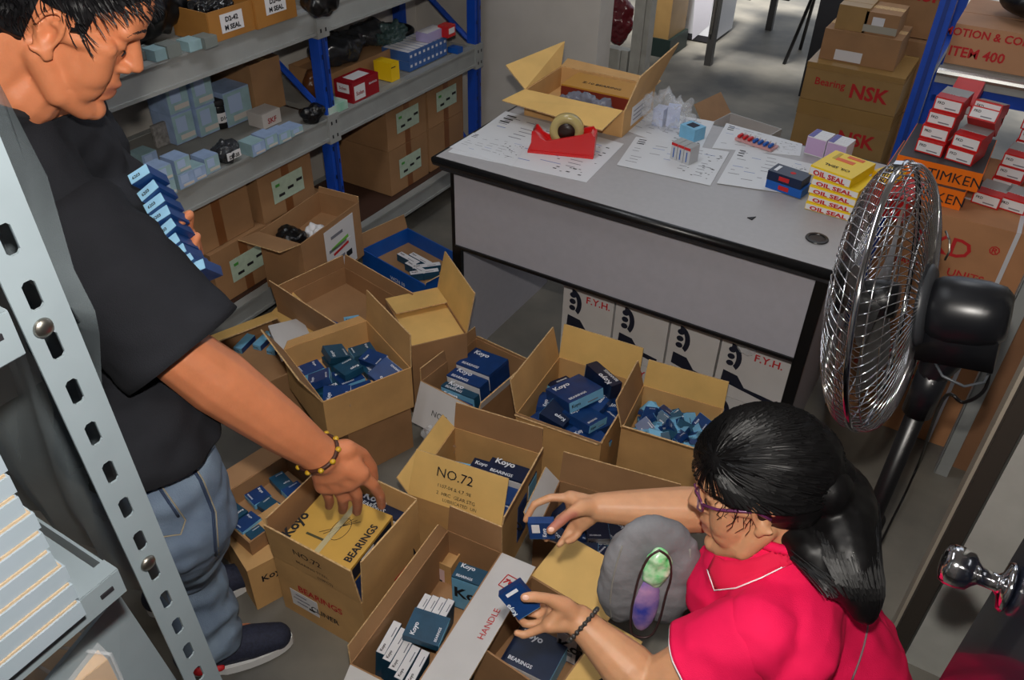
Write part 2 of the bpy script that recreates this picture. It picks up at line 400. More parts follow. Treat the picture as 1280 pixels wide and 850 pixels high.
# ================================================================ CARTONS
def rect(px, z):
    """rim corners W,N,E,S of a real rectangle at height z -> centre, yaw, width (W>S), depth (W>N)"""
    P = [at(x, y, 2, z) for x, y in px]
    a = ((P[3]-P[0])+(P[2]-P[1]))/2; b = ((P[1]-P[0])+(P[2]-P[3]))/2; c = sum(P, V((0, 0, 0)))/4
    yaw = math.atan2(a.y, a.x); uy = V((-sin(yaw), cos(yaw), 0))
    return V((c.x, c.y, 0)), yaw, a.length, b.dot(uy)
def carton(label, px, z1, z0=0, flaps={}, m=card, fill=.3, name='open_carton', group=None, inner=None, rct=None, t=.004, prints=()):
    c, yaw, w, d = rct or rect(px, z1)
    r = empty(name, label, 'carton', (c.x, c.y, z0), yaw, group)
    h = z1-z0; mi = inner or m
    b = MB()
    for (cx, cy, sx, sy) in ((-w/2+t/2, 0, t, d), (w/2-t/2, 0, t, d), (0, -d/2+t/2, w-2*t, t), (0, d/2-t/2, w-2*t, t)):
        b.box((cx, cy, h/2), (sx, sy, h), m)
    b.box((0, 0, h*fill/2+.001), (w-2*t, d-2*t, h*fill), mi)
    b.build('body', r)
    ed = {'nw': ((-w/2, -d/2), (-w/2, d/2), (-1, 0)), 'se': ((w/2, d/2), (w/2, -d/2), (1, 0)), 'sw': ((w/2, -d/2), (-w/2, -d/2), (0, -1)), 'ne': ((-w/2, d/2), (w/2, d/2), (0, 1))}
    for k, fl_ in flaps.items():
        fl_ = fl_ if isinstance(fl_, list) else [fl_]
        for (L, ang, mm, tp) in fl_:
            (x0, y0), (x1, y1), n = ed[k]; a = radians(ang)
            dv = V((n[0]*sin(a), n[1]*sin(a), cos(a)))*L
            A, B = V((x0, y0, h)), V((x1, y1, h)); e = (B-A).normalized()*tp
            f = MB(); M1 = A+dv*.5+V((n[0], n[1], 0))*.004*L/.1*(1 if ang < 45 else 0)
            f.slab([A+e*.2, B-e*.2, B+dv-e, A+dv+e], t, mm or m, card_edge); f.build('flap', r)
    for (face, s, u, v, sz, mm, extra) in prints:
        (x0, y0), (x1, y1), n = ed[face]; A = V((x0, y0, 0)); B = V((x1, y1, 0)); xd = (B-A).normalized(); xd = -xd if extra.get('flip', 0) else xd
        # outward-facing frame: x runs left to right as seen from outside
        zd = V((n[0], n[1], 0)); xr = V((0, 0, 1)).cross(zd)
        L = (B-A).length; mid = (A+B)/2; o = mid + xr*(u*L/2) + V((0, 0, v*h)) + zd*.0012
        q = MB()
        if s == 'label':
            ww, hh = sz
            q.box((0, 0, 0), (ww, hh, .0008), mm, frame(xr, (0, 0, 1), o))
            for kk in range(extra.get('lines', 3)):
                q.box((-ww*.1, hh*(.3-kk*.25), .001), (ww*(.6 if kk % 2 else .4), hh*.06, .0006), greyink, frame(xr, (0, 0, 1), o))
            q.box((ww*.25, -hh*.25, .001), (ww*.2, hh*.12, .0006), ink, frame(xr, (0, 0, 1), o))
            q.build('printed_label', r)
        else:
            q.text(s, o, xr, (0, 0, 1), sz, mm, center=True, off=extra.get('off', .02)); q.build('printed_text', r)
    r['_w'] = w; r['_d'] = d; r['_h'] = h; r['_fill'] = h*fill+.002
    return r
def abox(px0, px1, y, depth, m, label, cat='carton', name='closed_carton', group=None, z0=None, top=None, prints=(), parent=None, x0=None, x1=None, z1=None):
    """axis-aligned closed box whose front face lies in the plane y=const between two photo points"""
    a = at(*px0, 1, y); b = at(*px1, 1, y)
    X0, X1 = (a.x if x0 is None else x0), (b.x if x1 is None else x1); Z1 = a.z if z1 is None else z1; Z0 = b.z if z0 is None else z0
    w, h = X1-X0, Z1-Z0
    r = empty(name, label, cat, ((X0+X1)/2, y+depth/2, Z0), 0, group)
    MB().box((0, 0, h/2), (w, depth, h), m, top=top).build('body', r)
    bb = MB().box((0, 0, h+.0004), (w, .05, .0008), card_edge if m in (card, card_d, card_y) else m); bb.build('packing_tape', r)
    q = MB()
    for (s, u, v, sz, mm) in prints: q.text(s, (u*w/2, -depth/2-.001, v*h), (1, 0, 0), (0, 0, 1), sz, mm, center=True, off=.025)
    if prints: q.build('printed_text', r)
    return r, w, h

KB = {}
def kbox(kind, w, l, h):
    """small product box, base at z=0; front is -y"""
    k = (kind, round(w, 4), round(l, 4), round(h, 4))
    if k in KB: return KB[k]
    b = MB(); body, front, side, word, wc = {
        'navy': (navy, white, navy, 'Koyo', inkw), 'deep': (navy2, white, lblue, 'Koyo', inkw), 'blue': (navy, lblue, lblue, 'Koyo', inkw),
        'teal': (teal, lblue, teal, 'Koyo', inkw), 'light': (lblue, lblue, navy, '', ink), 'whitetop': (teal, white, teal, 'Koyo', inkw),
        'powder': (bluebox, bluebox2, bluebox, '', inkw), 'powder2': (bluebox2, bluebox, bluebox, '', inkw)}[kind]
    b.box((0, 0, h/2), (w, l, h), body)
    F = frame((1, 0, 0), (0, 0, 1), (0, -l/2, 0))
    b.box((0, h/2, .0004), (w*.99, h*.92, .0008), front, F)
    b.box((0, h/2, .0004), (l*.99, h*.92, .0008), side, frame((0, 1, 0), (0, 0, 1), (w/2, 0, 0)))
    if kind in ('powder', 'powder2'):
        b.box((-.1*w, .62*h, .0012), (w*.5, h*.5, .0006), mat('pale_blue_print', (170, 190, 222), .5), F)
        b.box((.1*w, .2*h, .0016), (w*.7, h*.16, .0006), mat('cream_print', (206, 198, 190), .5), F)
        b.box((-.1*l, .62*h, .0012), (l*.5, h*.5, .0006), mat('pale_blue_print', (170, 190, 222), .5), frame((0, 1, 0), (0, 0, 1), (w/2, 0, 0)))
        b.box((.1*l, .2*h, .0016), (l*.7, h*.16, .0006), mat('cream_print', (206, 198, 190), .5), frame((0, 1, 0), (0, 0, 1), (w/2, 0, 0)))
    else:
        b.text('Koyo', (-w*.44, -l/2-.0012, h*.42), (1, 0, 0), (0, 0, 1), h*.42, ink if front in (white, lblue) else inkw, off=.03)
        b.box((w*.18, .3*h, .0012), (w*.3, h*.1, .0005), greyink, F)
        if w > .03:
            b.text('Koyo', (-w*.40, l*.22, h), (1, 0, 0), (0, 1, 0), w*.2, inkw if word else ink, off=.03)
            b.text('BEARINGS', (-w*.40, -l*.40, h), (1, 0, 0), (0, 1, 0), w*.11, inkw if word else ink, off=.02)
    KB[k] = b.mesh('product_box'); return KB[k]
def put(me, name, label, cat, loc, eul=(0, 0, 0), group=None):
    o = link(name, me); o.location = loc; o.rotation_euler = eul; tag(o, label, cat, group); return o
def pile(r, sizes, kinds, label, group, nx, ny, layers=2, tilt=12, seed=0, jit=.15, yawj=28, name='bearing_box', skip=0, spread=1.0, z=None):
    R = random.Random(seed); w, d = r['_w']*.92*spread, r['_d']*.92*spread
    zz = (r['_fill'] if z is None else z) + .0015; Mx = Matrix.Translation(r.location) @ Matrix.Rotation(r.rotation_euler.z, 4, 'Z')
    for L in range(layers):
        hm = 0
        for i in range(nx-(L > 1)):
            for j in range(ny-(L > 1)):
                if R.random() < skip*(L+.3): continue
                s = R.choice(sizes); k = R.choice(kinds); hm = max(hm, s[2])
                cx = (i+.5)/nx*w-w/2 + R.uniform(-jit, jit)*w/nx*.5 + (L > 1)*w/nx/2; cy = (j+.5)/ny*d-d/2 + R.uniform(-jit, jit)*d/ny*.5 + (L > 1)*d/ny/2
                tl = radians(tilt)*(L > 0); ya = radians(R.choice((0, 90, 180, -90))+R.uniform(-yawj, yawj)*(.25+.75*(L > 0)))
                ta, tb = R.uniform(-tl, tl), R.uniform(-tl, tl)
                lift = (abs(sin(ta))*s[1]/2+abs(sin(tb))*s[0]/2)*.75
                M = Mx @ Matrix.Translation((cx, cy, zz+lift)) @ Matrix.Rotation(ya, 4, 'Z') @ Matrix.Rotation(ta, 4, 'X') @ Matrix.Rotation(tb, 4, 'Y')
                lb = label
                if True:
                    q = M.to_translation()-(Mx @ V((0, 0, zz))); u, v_ = q.dot(CR), q.dot(CU)
                    hz_ = 'left' if u < -w*.18 else 'right' if u > w*.18 else 'middle'; vt = 'far' if v_ > w*.12 else 'near' if v_ < -w*.12 else 'centre'
                    lb = '%s%s, %s %s, %s' % (label, {'navy': '', 'blue': ', pale end', 'teal': ', teal', 'deep': ', dark', 'light': ''}.get(k, ''), vt, hz_, ('bottom', 'middle', 'top')[L]+' layer')
                put(kbox(k, *s), name, lb, 'box', M.to_translation(), M.to_euler(), group)
        zz += hm*1.0
def inbox(r, x, y, z, yaw, me, label, group=None, tx=0, ty=0, name='bearing_box'):
    """place a product box inside carton r: x,y as fractions of its half-size, z above the carton's filling"""
    Mx = Matrix.Translation(r.location) @ Matrix.Rotation(r.rotation_euler.z, 4, 'Z') @ Matrix.Translation((x*r['_w']/2, y*r['_d']/2, r['_fill']+z)) @ Matrix.Rotation(radians(yaw), 4, 'Z') @ Matrix.Rotation(radians(tx), 4, 'X') @ Matrix.Rotation(radians(ty), 4, 'Y')
    return put(me, name, label, 'box', Mx.to_translation(), Mx.to_euler(), group)

# ---- floor cartons, W N E S rim corners as seen in the photograph
C1base = carton('brown carton standing under the carton of loose boxes left of centre', [(392, 490), (455, 450), (515, 500), (432, 540)], .19, 0, m=card_d, fill=.9, name='closed_carton')
C1 = carton('open tan carton with upright flaps, half full of loose blue boxes, left of centre', [(361, 440), (451, 397), (516, 456), (401, 507)], .34, .192,
            {'sw': (.11, 28, card_d, .006), 'ne': (.11, 4, card, .006), 'nw': (.02, 20, card, .02)}, fill=.45, m=card)
pile(C1, [(.062, .062, .022), (.075, .075, .02), (.05, .07, .022)], ['navy', 'blue', 'navy', 'teal'], 'small blue box in the tan carton left of centre', 'loose boxes in the tan carton left of centre', 3, 3, 2, 16, 3, skip=.1)
C2 = carton('brown open carton behind the tan one, a few pale blue boxes inside', [(345, 376), (430, 332), (516, 384), (432, 432)], .26, 0,
            {'sw': (.085, 8, card_d, .004), 'nw': (.05, -4, card_d, .004), 'ne': (.05, 6, card_d, .006)}, m=card_d, fill=.74)
for i, (x, y, a) in enumerate(((.5, -.55, 20), (.72, -.2, -35), (.3, -.1, 60), (.1, -.6, 10), (.7, .3, 0))):
    inbox(C2, x, y, .0, a, kbox('light' if i < 3 else 'blue', .05, .07, .025), 'pale blue box in the brown carton behind the tan one, %s' % ('nearest its front', 'tilted one', 'middle', 'leftmost', 'rightmost')[i], 'pale blue boxes in the brown carton')
C3 = carton('yellowish carton, one flap raised and the others folded shut', [(490, 382), (538, 352), (580, 404), (517, 447)], .30, 0,
            {'ne': (.14, 12, card_y, .006), 'nw': (.11, -84, card_y, .004)}, m=card_d, fill=.96, inner=card_y, name='folded_carton')
C4 = carton('carton with a white face lettered NO 2, navy boxes standing inside', [(521, 474), (600, 424), (659, 452), (605, 516)], .21, 0,
            {'nw': (.045, 3, card_d, .004), 'sw': (.135, 156, card_w, .004), 'ne': (.01, 0, card_d, .004), 'se': (.03, 10, card_w, .004)}, m=card_d, fill=.28)
inbox(C4, -.05, .38, 0, 0, kbox('navy', .13, .10, .15), 'large navy bearing box with a white side in the NO 2 carton', ty=-6)
inbox(C4, -.05, -.18, 0, 0, kbox('navy', .13, .045, .135), 'middle slim navy box with white edge in the NO 2 carton', ty=-6)
inbox(C4, .0, -.52, 0, 0, kbox('teal', .13, .026, .12), 'slim teal box standing fourth from the back in the NO 2 carton', ty=-6)
inbox(C4, .0, -.76, 0, 0, kbox('navy', .13, .022, .105), 'slimmest navy box nearest the white lettered face', ty=-6)
C5 = carton('open carton heaped with large navy bearing boxes, in front of the desk', [(640, 516), (703, 446), (797, 478), (753, 554)], .26, 0,
            {'ne': (.115, 8, card_y, .004), 'nw': (.11, 12, card, .006), 'sw': (.02, 60, card_d, .004), 'se': (.03, 14, card, .006)}, fill=.58)
pile(C5, [(.085, .085, .024), (.08, .10, .026), (.07, .07, .02)], ['navy', 'deep', 'blue', 'navy'], 'navy box in the heaped carton', 'navy boxes in the heaped carton', 3, 3, 3, 14, 5, skip=.05, spread=.90)
inbox(C5, -.15, .15, .078, 62, kbox('blue', .125, .11, .035), 'largest dark box with a pale blue lettered side on top of the heap', tx=-12)
inbox(C5, .25, .68, .085, 150, kbox('deep', .12, .04, .05), 'navy box showing a long white edge at the back of the heap', tx=5)
C6 = carton('open tan carton full of tiny blue boxes beside the woman', [(768, 530), (812, 485), (916, 512), (872, 566)], .26, 0,
            {'ne': (.09, 6, card_y, .004), 'nw': (.09, 16, card_d, .004), 'sw': (.02, 30, card, .004)}, fill=.66)
pile(C6, [(.034, .034, .014), (.028, .044, .016), (.04, .04, .013), (.022, .05, .012)], ['blue', 'navy', 'light', 'blue', 'light', 'teal'], 'tiny blue box in the carton of tiny boxes', 'tiny boxes in the tan carton', 6, 6, 3, 38, 11, skip=.03, yawj=60, spread=.92)
C7 = carton('open carton whose raised front flap is lettered NO.72', [(510, 617), (567, 533), (683, 569), (622, 655)], .23, 0,
            {'ne': (.085, 6, card_d, .004), 'sw': [(.125, -24, card_y, .006)], 'se': (.03, 6, card_d, .004), 'nw': (.05, 40, card_y, .006)}, fill=.2)
for (x, y, z, a, k, s, lb) in ((-.5, .30, .0, 8, 'light', (.06, .05, .13), 'pale blue box in the back corner of the NO.72 carton'),
    (-.02, .38, 0, 2, 'deep', (.085, .075, .14), 'navy box with a pale top beside the pale blue one'),
    (.52, .50, 0, 0, 'deep', (.13, .055, .155), 'longest navy box with a white top edge in the NO.72 carton'),
    (.55, -.02, 0, 0, 'navy', (.12, .06, .14), 'navy box in the middle of the NO.72 carton'),
    (.70, -.46, 0, 86, 'blue', (.075, .05, .13), 'navy box with pale blue end by the right wall of the NO.72 carton'),
    (.02, -.30, 0, 5, 'navy', (.07, .09, .11), 'sunken navy box behind the NO.72 flap')):
    inbox(C7, x, y, z, a, kbox(k, *s), lb)
mk = MB()
for (x, y, sx, sy) in ((.52, .50, .124, .030), (-.02, .38, .080, .062)):
    pass
C8 = carton('tan carton under the man\'s hand with a large yellow bearing box inside', [(335, 692), (424, 618), (532, 675), (445, 748)], .205, 0,
            {'sw': (.125, 5, card, .008), 'se': (.14, 2, card, .010), 'ne': (.12, 4, card, .008), 'nw': (.12, 2, card_d, .008)}, fill=.35,
            prints=(('sw', 'BEARINGS', -.0, .55, .030, inkr, {}), ('sw', 'CLINER', .05, .28, .026, ink, {}), ('sw', 'label', -.42, .35, (.085, .06), white, {}), ('se', 'label', .25, .68, (.05, .035), inkr, {'lines': 0})))
CS = carton('small tan carton with a pale pink label between the NO.72 cartons', [(528, 694), (546, 656), (584, 672), (568, 712)], .13, 0, {}, fill=.9, name='small_carton', prints=(('sw', 'label', .1, .6, (.045, .06), mat('pale_pink_label', (226, 196, 196), .6), {}),))
C11 = carton('long open carton with a white flap printed HANDLE, rows of teal boxes inside', [(430, 822), (566, 668), (640, 692), (500, 868)], .20, 0,
             {'ne': (.085, 4, card_d, .006), 'se': (.095, 82, card_w, .012), 'nw': (.035, 24, card_d, .02), 'sw': (.06, 100, card_w, .014)}, m=card_d, fill=.30)
def carton_flap_text(r, k, L, ang, items, off=0.003, hang=False):
    """lettering on the outer side of a raised flap: (text, u, v, size, material)"""
    w, d, h = r['_w'], r['_d'], r['_h']
    mid, n = {'nw': ((-w/2, 0), (-1, 0)), 'se': ((w/2, 0), (1, 0)), 'sw': ((0, -d/2), (0, -1)), 'ne': ((0, d/2), (0, 1))}[k]
    a = radians(ang); up = V((n[0]*sin(a), n[1]*sin(a), cos(a))); out = V((n[0]*cos(a), n[1]*cos(a), -sin(a))); xr = up.cross(out)
    half = (w if k in ('sw', 'ne') else d)/2; q = MB()
    for (s, u, v, sz, m) in items:
        q.text(s, V((mid[0], mid[1], h))+up*L*v+xr*u*half+out*off, xr, (-up if hang else up), sz, m, center=True, off=.0)
    q.build('printed_text', r)
carton_flap_text(C7, 'sw', .125, -24, [('NO.72', -.08, .60, .036, ink), ('1107-04 & 4.7 :98', -.05, .38, .013, ink), ('2  HRC  GEAR STG', .0, .22, .013, ink), ('LUBRICATED  UN', .1, .10, .012, ink)])
carton_flap_text(C8, 'sw', .125, 5, [('NO.72', -.05, .55, .030, ink), ('BEARING STEEL', -.0, .28, .014, ink), ('(10PCS)', .25, .10, .014, ink)])
carton_flap_text(C4, 'sw', .135, 156, [('NO 2', -.1, .62, .026, ink)], -.004, True)
carton_flap_text(C11, 'se', .095, 82, [('HANDLE', .05, .80, .022, inkr)], -.003, True)
# red care emblem on the white flap
def emblem(r, k, L, ang, u, v, s, m):
    w, d, h = r['_w'], r['_d'], r['_h']; a = radians(ang)
    n = V((1, 0, 0)); up = V((sin(a), 0, cos(a))); out = V((cos(a), 0, -sin(a))); xr = up.cross(out)
    o = V((w/2, 0, h))+up*L*v+xr*u*d/2-out*.003
    q = MB(); F = frame(xr, up, o); R = Matrix.Rotation(.2, 4, 'Z')
    for (x, y, a_, b_) in ((0, s/2, s, .06*s), (0, -s/2, s, .06*s), (s/2, 0, .06*s, s), (-s/2, 0, .06*s, s)): q.box((x, y, 0), (a_, b_, .0008), m, F @ R)
    q.ell((0, .1*s, 0), (.17*s, .17*s, .0006), m, F @ R); q.box((-.1*s, -.2*s, 0), (.5*s, .1*s, .0008), m, F @ R @ Matrix.Rotation(.6, 4, 'Z')); q.box((.15*s, -.2*s, 0), (.1*s, .35*s, .0008), m, F @ R)
    q.build('red_emblem', r)
emblem(C11, 'se', .095, 82, .62, .62, .036, inkr)
# the large yellow bearing box in the carton under the man's hand
kb = MB(); kw, kl, kh = .195, .18, .055
kb.box((0, 0, kh/2), (kw, kl, kh), mat('yellow_kraft', (206, 160, 70), .5, noise_s=10, noise_a=.08))
kb.box((kw/2-.0005, .0, kh/2), (.002, kl*.9, kh*.7), inkb).box((kw/2+.001, -.02, kh*.55), (.001, .05, kh*.5), white)
kb.text('Koyo', (-kw*.42, -kl*.42, kh), (0, 1, 0), (-1, 0, 0), .036, ink, off=.04)
kb.text('BEARINGS', (kw*.44, -kl*.40, kh), (0, 1, 0), (-1, 0, 0), .026, ink, off=.03)
kb.tube([(.02*cos(t)+.01, .035*sin(t), kh+.0005) for t in [i*pi/12 for i in range(24)]], .0007, ink, 4, closed=True)
for k in range(4): kb.tube([(-.03+.012*k, -.03, kh+.0006), (.04-.01*k, .04, kh+.0006)], .0007, ink, 4)
kb.box((-.03, -.045, kh+.0006), (.05, .006, .0008), mat('olive_strip', (70, 66, 40), .6)).box((.0, -.0, kh+.0008), (.014, kl*.98, .0006), mat('parcel_tape', (220, 205, 160), .2, alpha=.7))  # narrow dark olive strip on the box top, then clear parcel tape
KB['bigkoyo'] = kb.mesh('product_box')
inbox(C8, -.08, -.12, .147, 4, KB['bigkoyo'], 'large yellow bearing box lettered BEARINGS in the carton under the man\'s hand')
inbox(C8, -.08, -.12, .0, 4, kbox('navy', .19, .172, .145), 'navy box under the yellow lettered bearing box')
inbox(C8, .25, .86, .0, 2, kbox('deep', .15, .030, .19), 'dark navy box standing between the yellow box and the far wall of its carton')
# rows of teal boxes in the long carton: local x runs W>S ... so rows run along y
for i, (x, y, z, yaw, tx) in enumerate(((-.62, -.46, 0, 96, 0), (-.32, -.50, 0, 94, 0), (-.02, -.56, 0, 95, 0), (.28, -.62, 0, 94, 0), (.60, -.62, 0, 95, 0))):
    inbox(C11, x, y, .052, yaw, kbox('whitetop', .085, .10, .021), 'white-edged teal box in the near row of the long carton, %s from the left' % ('first', 'second', 'third', 'fourth', 'fifth')[i], tx=-84)
for i in range(4):
    inbox(C11, -.36+.24*i, .04+.02*i, .052, 94, kbox('whitetop', .075, .09, .018), 'white-edged teal box in the far row of the long carton, %s from the left' % ('first', 'second', 'third', 'fourth')[i], tx=-86)
inbox(C11, .18, -.22, .105, 100, kbox('teal', .075, .085, .020), 'flat teal box lying on top of the rows in the long carton', tx=4)
inbox(C11, .45, .62, 0, 5, kbox('teal', .085, .045, .12), 'teal box with pale top standing alone at the far end of the long carton')

# ---- more cartons round the pile
C9 = carton('open brown carton beside the man\'s knee, blue boxes and a white card inside', [(270, 640), (345, 560), (400, 600), (322, 690)], .20, 0,
            {'ne': (.09, 60, card, .008), 'nw': (.05, 60, card_d, .006)}, m=card_d, fill=.7, rct=None)
pile(C9, [(.05, .05, .018), (.04, .06, .018)], ['blue', 'teal', 'teal'], 'teal bearing box in the carton behind the man\'s jeans', 'teal boxes beside the jeans', 3, 3, 1, 10, 21)
C10 = carton('closed tan carton between the man\'s shoe and the carton under his hand', [(282, 672), (322, 636), (352, 682), (314, 722)], .155, 0, {'ne': (.05, 70, card, .006)}, fill=.98, name='closed_carton',
             prints=(('se', 'Koyo', .2, .6, .03, ink, {}),))
C12 = carton('open carton with a wide yellow flap below the woman\'s hands', [(592, 800), (664, 722), (752, 770), (700, 880)], .20, 0,
             {'ne': (.14, 82, card_y, .004), 'se': (.09, 84, card_y, .004)}, m=card_d, fill=.3)
inbox(C12, -.1, -.05, 0, 8, kbox('deep', .12, .11, .06), 'wide navy box lying in the dark carton at the bottom of the photo')
inbox(C12, .35, .60, 0, 8, kbox('navy', .05, .035, .11), 'upright navy box with white top in the dark bottom carton')
C13 = carton('open carton behind the woman\'s right forearm with dark boxes inside', [(672, 668), (694, 602), (850, 640), (818, 722)], .19, 0,
             {'ne': (.10, 5, card_d, .004), 'nw': (.065, 32, card_w, .02)}, m=card_d, fill=.4)
pile(C13, [(.07, .07, .02), (.06, .09, .022)], ['navy', 'deep', 'deep', 'navy'], 'dark navy box lying in the carton under the woman\'s forearm', 'dark boxes under the forearm', 4, 2, 2, 10, 8)
C14 = carton('low tan carton with folded flaps behind the man\'s elbow', [(268, 428), (330, 385), (392, 440), (322, 498)], .20, 0,
             {'ne': (.10, 55, card_y, .008), 'nw': (.07, -75, card_y, .006)}, m=card_d, fill=.7)
for i, (x, y, a) in enumerate(((-.6, .4, 30), (-.3, .6, 35), (-.75, -.1, 32))):
    inbox(C14, x, y, .0, a, kbox('light', .03, .08, .02), 'pale blue box behind the man\'s elbow, %s' % ('topmost', 'middle one', 'nearest his sleeve')[i])
wflap = at(350, 420, 2, .26)
C15 = carton('flat white carton lid between the elbow and the tan carton', [(335, 408), (377, 396), (392, 428), (352, 446)], .235, .205, {}, m=card_w, fill=.98, name='flat_carton')
CW = carton('open brown carton on the floor with a white printed label, in front of the rack', [(318, 288), (402, 241), (453, 253), (371, 305)], .42, .20,
            {'sw': (.10, 78, card_d, .004), 'ne': (.02, 10, card_d, .004)}, m=card_d, fill=.62,
            prints=(('se', 'label', .22, .48, (.17, .19), white, {'lines': 4}),))
q = MB(); gl = mat('bright_green_print', (120, 190, 70), .6)
w_, d_, h_ = CW['_w'], CW['_d'], CW['_h']
for (u, v, ww, hh, mm, a) in ((.20, .56, .10, .012, gl, .12), (.24, .50, .12, .006, white, .12), (.22, .45, .09, .010, inkr, .12)):
    q.box((0, 0, .0022), (ww, hh, .0006), mm, frame((0, 1, 0), (0, 0, 1), (w_/2, u*d_/2, v*h_)) @ Matrix.Rotation(a, 4, 'Z'))
q.build('printed_stripe', CW)
# what lies in the labelled carton: a black bag, white wrapping, steel rings
tag(centred(wpart('t', MB(), CW) and MB().lathe([(.03, 0), (.034, .004), (.034, .014), (.03, .018)], black, Matrix.Translation(CW.location+V((.03, .03, .142))), 24).build('rubber_ring', None, True)), 'black rubber ring lying in the labelled brown carton', 'ring')
for o in list(CW.children):
    if o.name == 't': bpy.data.objects.remove(o)
def lump(name, label, cat, c, r, m, seed=0, amp=.3, fr=18, vox=.006, flat=True, group=None):
    mb = MB(); mb.ell((0, 0, r[2]), r); me = remesh(mb, vox, 2)
    displace(me, lambda p: (noise.noise(p*fr+V((seed, 0, 0)))+.5*noise.noise(p*fr*2.3+V((seed, 5, 0))))*amp*min(r))
    if flat:
        for v in me.vertices: v.co.z = max(v.co.z, 0)
    me.materials.append(m); o = link(name, me); o.location = c; return tag(o, label, cat, group)
lump('plastic_bag', 'crumpled black plastic bag in the labelled brown carton', 'bag', CW.location+V((-.02, -.08, .142)), (.055, .045, .03), black, 2, .5, 30, .004)
lump('foam_wrap', 'white wad of wrapping in the labelled brown carton', 'wrapping', CW.location+V((.03, -.015, .142)), (.035, .03, .03), white, 4, .5, 40, .004)
tag(MB().lathe([(.016, 0), (.018, .002), (.018, .012), (.009, .014), (.009, .002)], steel, None, 24).build('steel_bearing', None, True), 'small shiny steel bearing in the labelled brown carton', 'bearing').location = CW.location+V((.0, .045, .142))
CB = carton('blue and brown open carton with white boxes, left of the desk', [(445, 309), (516, 287), (594, 330), (526, 352)], .15, 0,
            {'nw': (.06, 10, card_d, .006), 'se': (.01, 10, royal, .004)}, m=royal, fill=.55, inner=card_d, prints=(('sw', 'WCN 10', .15, .6, .022, inkw, {}),))
for i, (x, y, a) in enumerate(((-.25, -.1, 4), (-.05, .15, 4), (.15, -.3, 4), (.30, .05, 60), (.45, -.25, 50))):
    inbox(CB, x, y, .017, 58 if i > 2 else 0, kbox('deep', .034, .10, .03) if False else kbox('whitetop', .11, .03, .026), 'white-topped box in the blue carton left of the desk, %s' % ('farthest left', 'second from left', 'third from left', 'crosswise near the yellow flap', 'last on the right')[i], tx=-90)

# ---- cartons of the rack's bottom shelf
lab = {}
for i, (y0, y1, z0, z1, x, nm) in enumerate(((.62, .885, .187, .385, -.69, 'lower carton with a pale green label behind the desk\'s left corner'),
        (.62, .885, .387, .585, -.69, 'upper near carton with a pale green label under the far rack bay'),
        (.90, 1.165, .387, .585, -.69, 'upper far carton with a pale green label, next to the white wall'),
        (.90, 1.165, .187, .385, -.69, 'lower far brown carton half hidden by the desk'),
        (-.34, -.06, .187, .385, -.68, 'lower left carton with a pale green label beside the man\'s sleeve'),
        (-.09, .17, .387, .575, -.68, 'green-labelled carton just under the middle shelf, left of the blue post'),
        (-.05, .22, .187, .385, -.69, 'brown carton behind the open labelled one on the floor'),
        (-.40, -.12, .387, .575, -.70, 'brown carton in shadow left of the upper green-labelled one'))):
    r = empty('closed_carton', nm, 'carton', (x-.14, (y0+y1)/2, z0), 0)
    b = MB().box((0, 0, (z1-z0)/2), (.28, y1-y0, z1-z0), card_d); b.build('body', r)
    MB().box((.1408, .0, (z1-z0)/2), (.001, .035, z1-z0-.002), mat('brown_parcel_tape', (128, 80, 46), .35)).build('packing_tape', r)
    if i not in (3, 6, 7):
        q = MB().box((.1418, .005, (z1-z0)*.5), (.001, .15, .085), labelg)
        for k in range(3): q.box((.1425, -.03+.045*k, (z1-z0)*.5-.02+.012*k), (.001, .028, .010), ink)
        q.box((.1425, -.045, (z1-z0)*.5+.02), (.001, .02, .010), inkg); q.build('printed_label', r)

# ---- middle shelf, near bay (z = .681)
ZS = .681
def sbox(px, z, sx, sy, h, m, name, label, cat='box', group=None, yaw=0, me=None):
    P = at(*px, 2, z)
    if me is None:
        me = MB().box((0, 0, h/2), (sx, sy, h), m).mesh(name)
    o = link(name, me); o.location = (P.x-sx/2, P.y+sy/2, z); o.rotation_euler.z = radians(yaw); return tag(o, label, cat, group)
def pbox(px, z, sx, sy, h, label, kind='powder', group=None, yaw=0):
    """powder-blue box whose printed front looks out of the rack"""
    P = at(*px, 2, z); o = link('product_box', kbox(kind, sy, sx, h)); o.location = (P.x-sx/2, P.y+sy/2, z); o.rotation_euler.z = radians(90+yaw); return tag(o, label, 'box', group)
for (px, z, s) in (((222, 182), 0, 'lower left'), ((252, 172), 0, 'lower right'), ((222, 182), 1, 'upper left'), ((252, 172), 1, 'upper right')):
    P = at(*px, 2, ZS); o = pbox(px, ZS, .10, .082, .098, '%s of the four large powder-blue boxes behind the man\'s chin' % s)
    o.location = (P.x-.05, P.y+.041, ZS+.099*z)
o = pbox((286, 160), ZS, .11, .115, .118, 'largest powder-blue box beside the blue diagonal brace')
for i, (px, h, s, k) in enumerate((((181, 212), .045, 'hidden lowest', 'powder2'), ((203, 250), .048, 'nearest the edge below', 'powder'), ((226, 238), .048, 'right of the nearest', 'powder2'), ((259, 219), .052, 'alone with a blue side', 'powder'),
      ((317, 197), .042, 'left of three in front of the white carton', 'powder2'), ((333, 188), .042, 'middle of three in front of the white carton', 'powder'), ((350, 181), .036, 'right of three in front of the white carton', 'powder'), ((365, 172), .026, 'flat one nearest the blue post', 'powder'))):
    P = at(*px, 2, ZS); pbox(px, ZS, .06, .055, h, 'small powder-blue box on the middle shelf, %s' % s, k)
for i, px in enumerate(((243, 229), (216, 222))):
    pbox(px, ZS, .055, .05, .044, 'low powder-blue box %s the front pair' % ('right of', 'behind')[i], 'powder2')
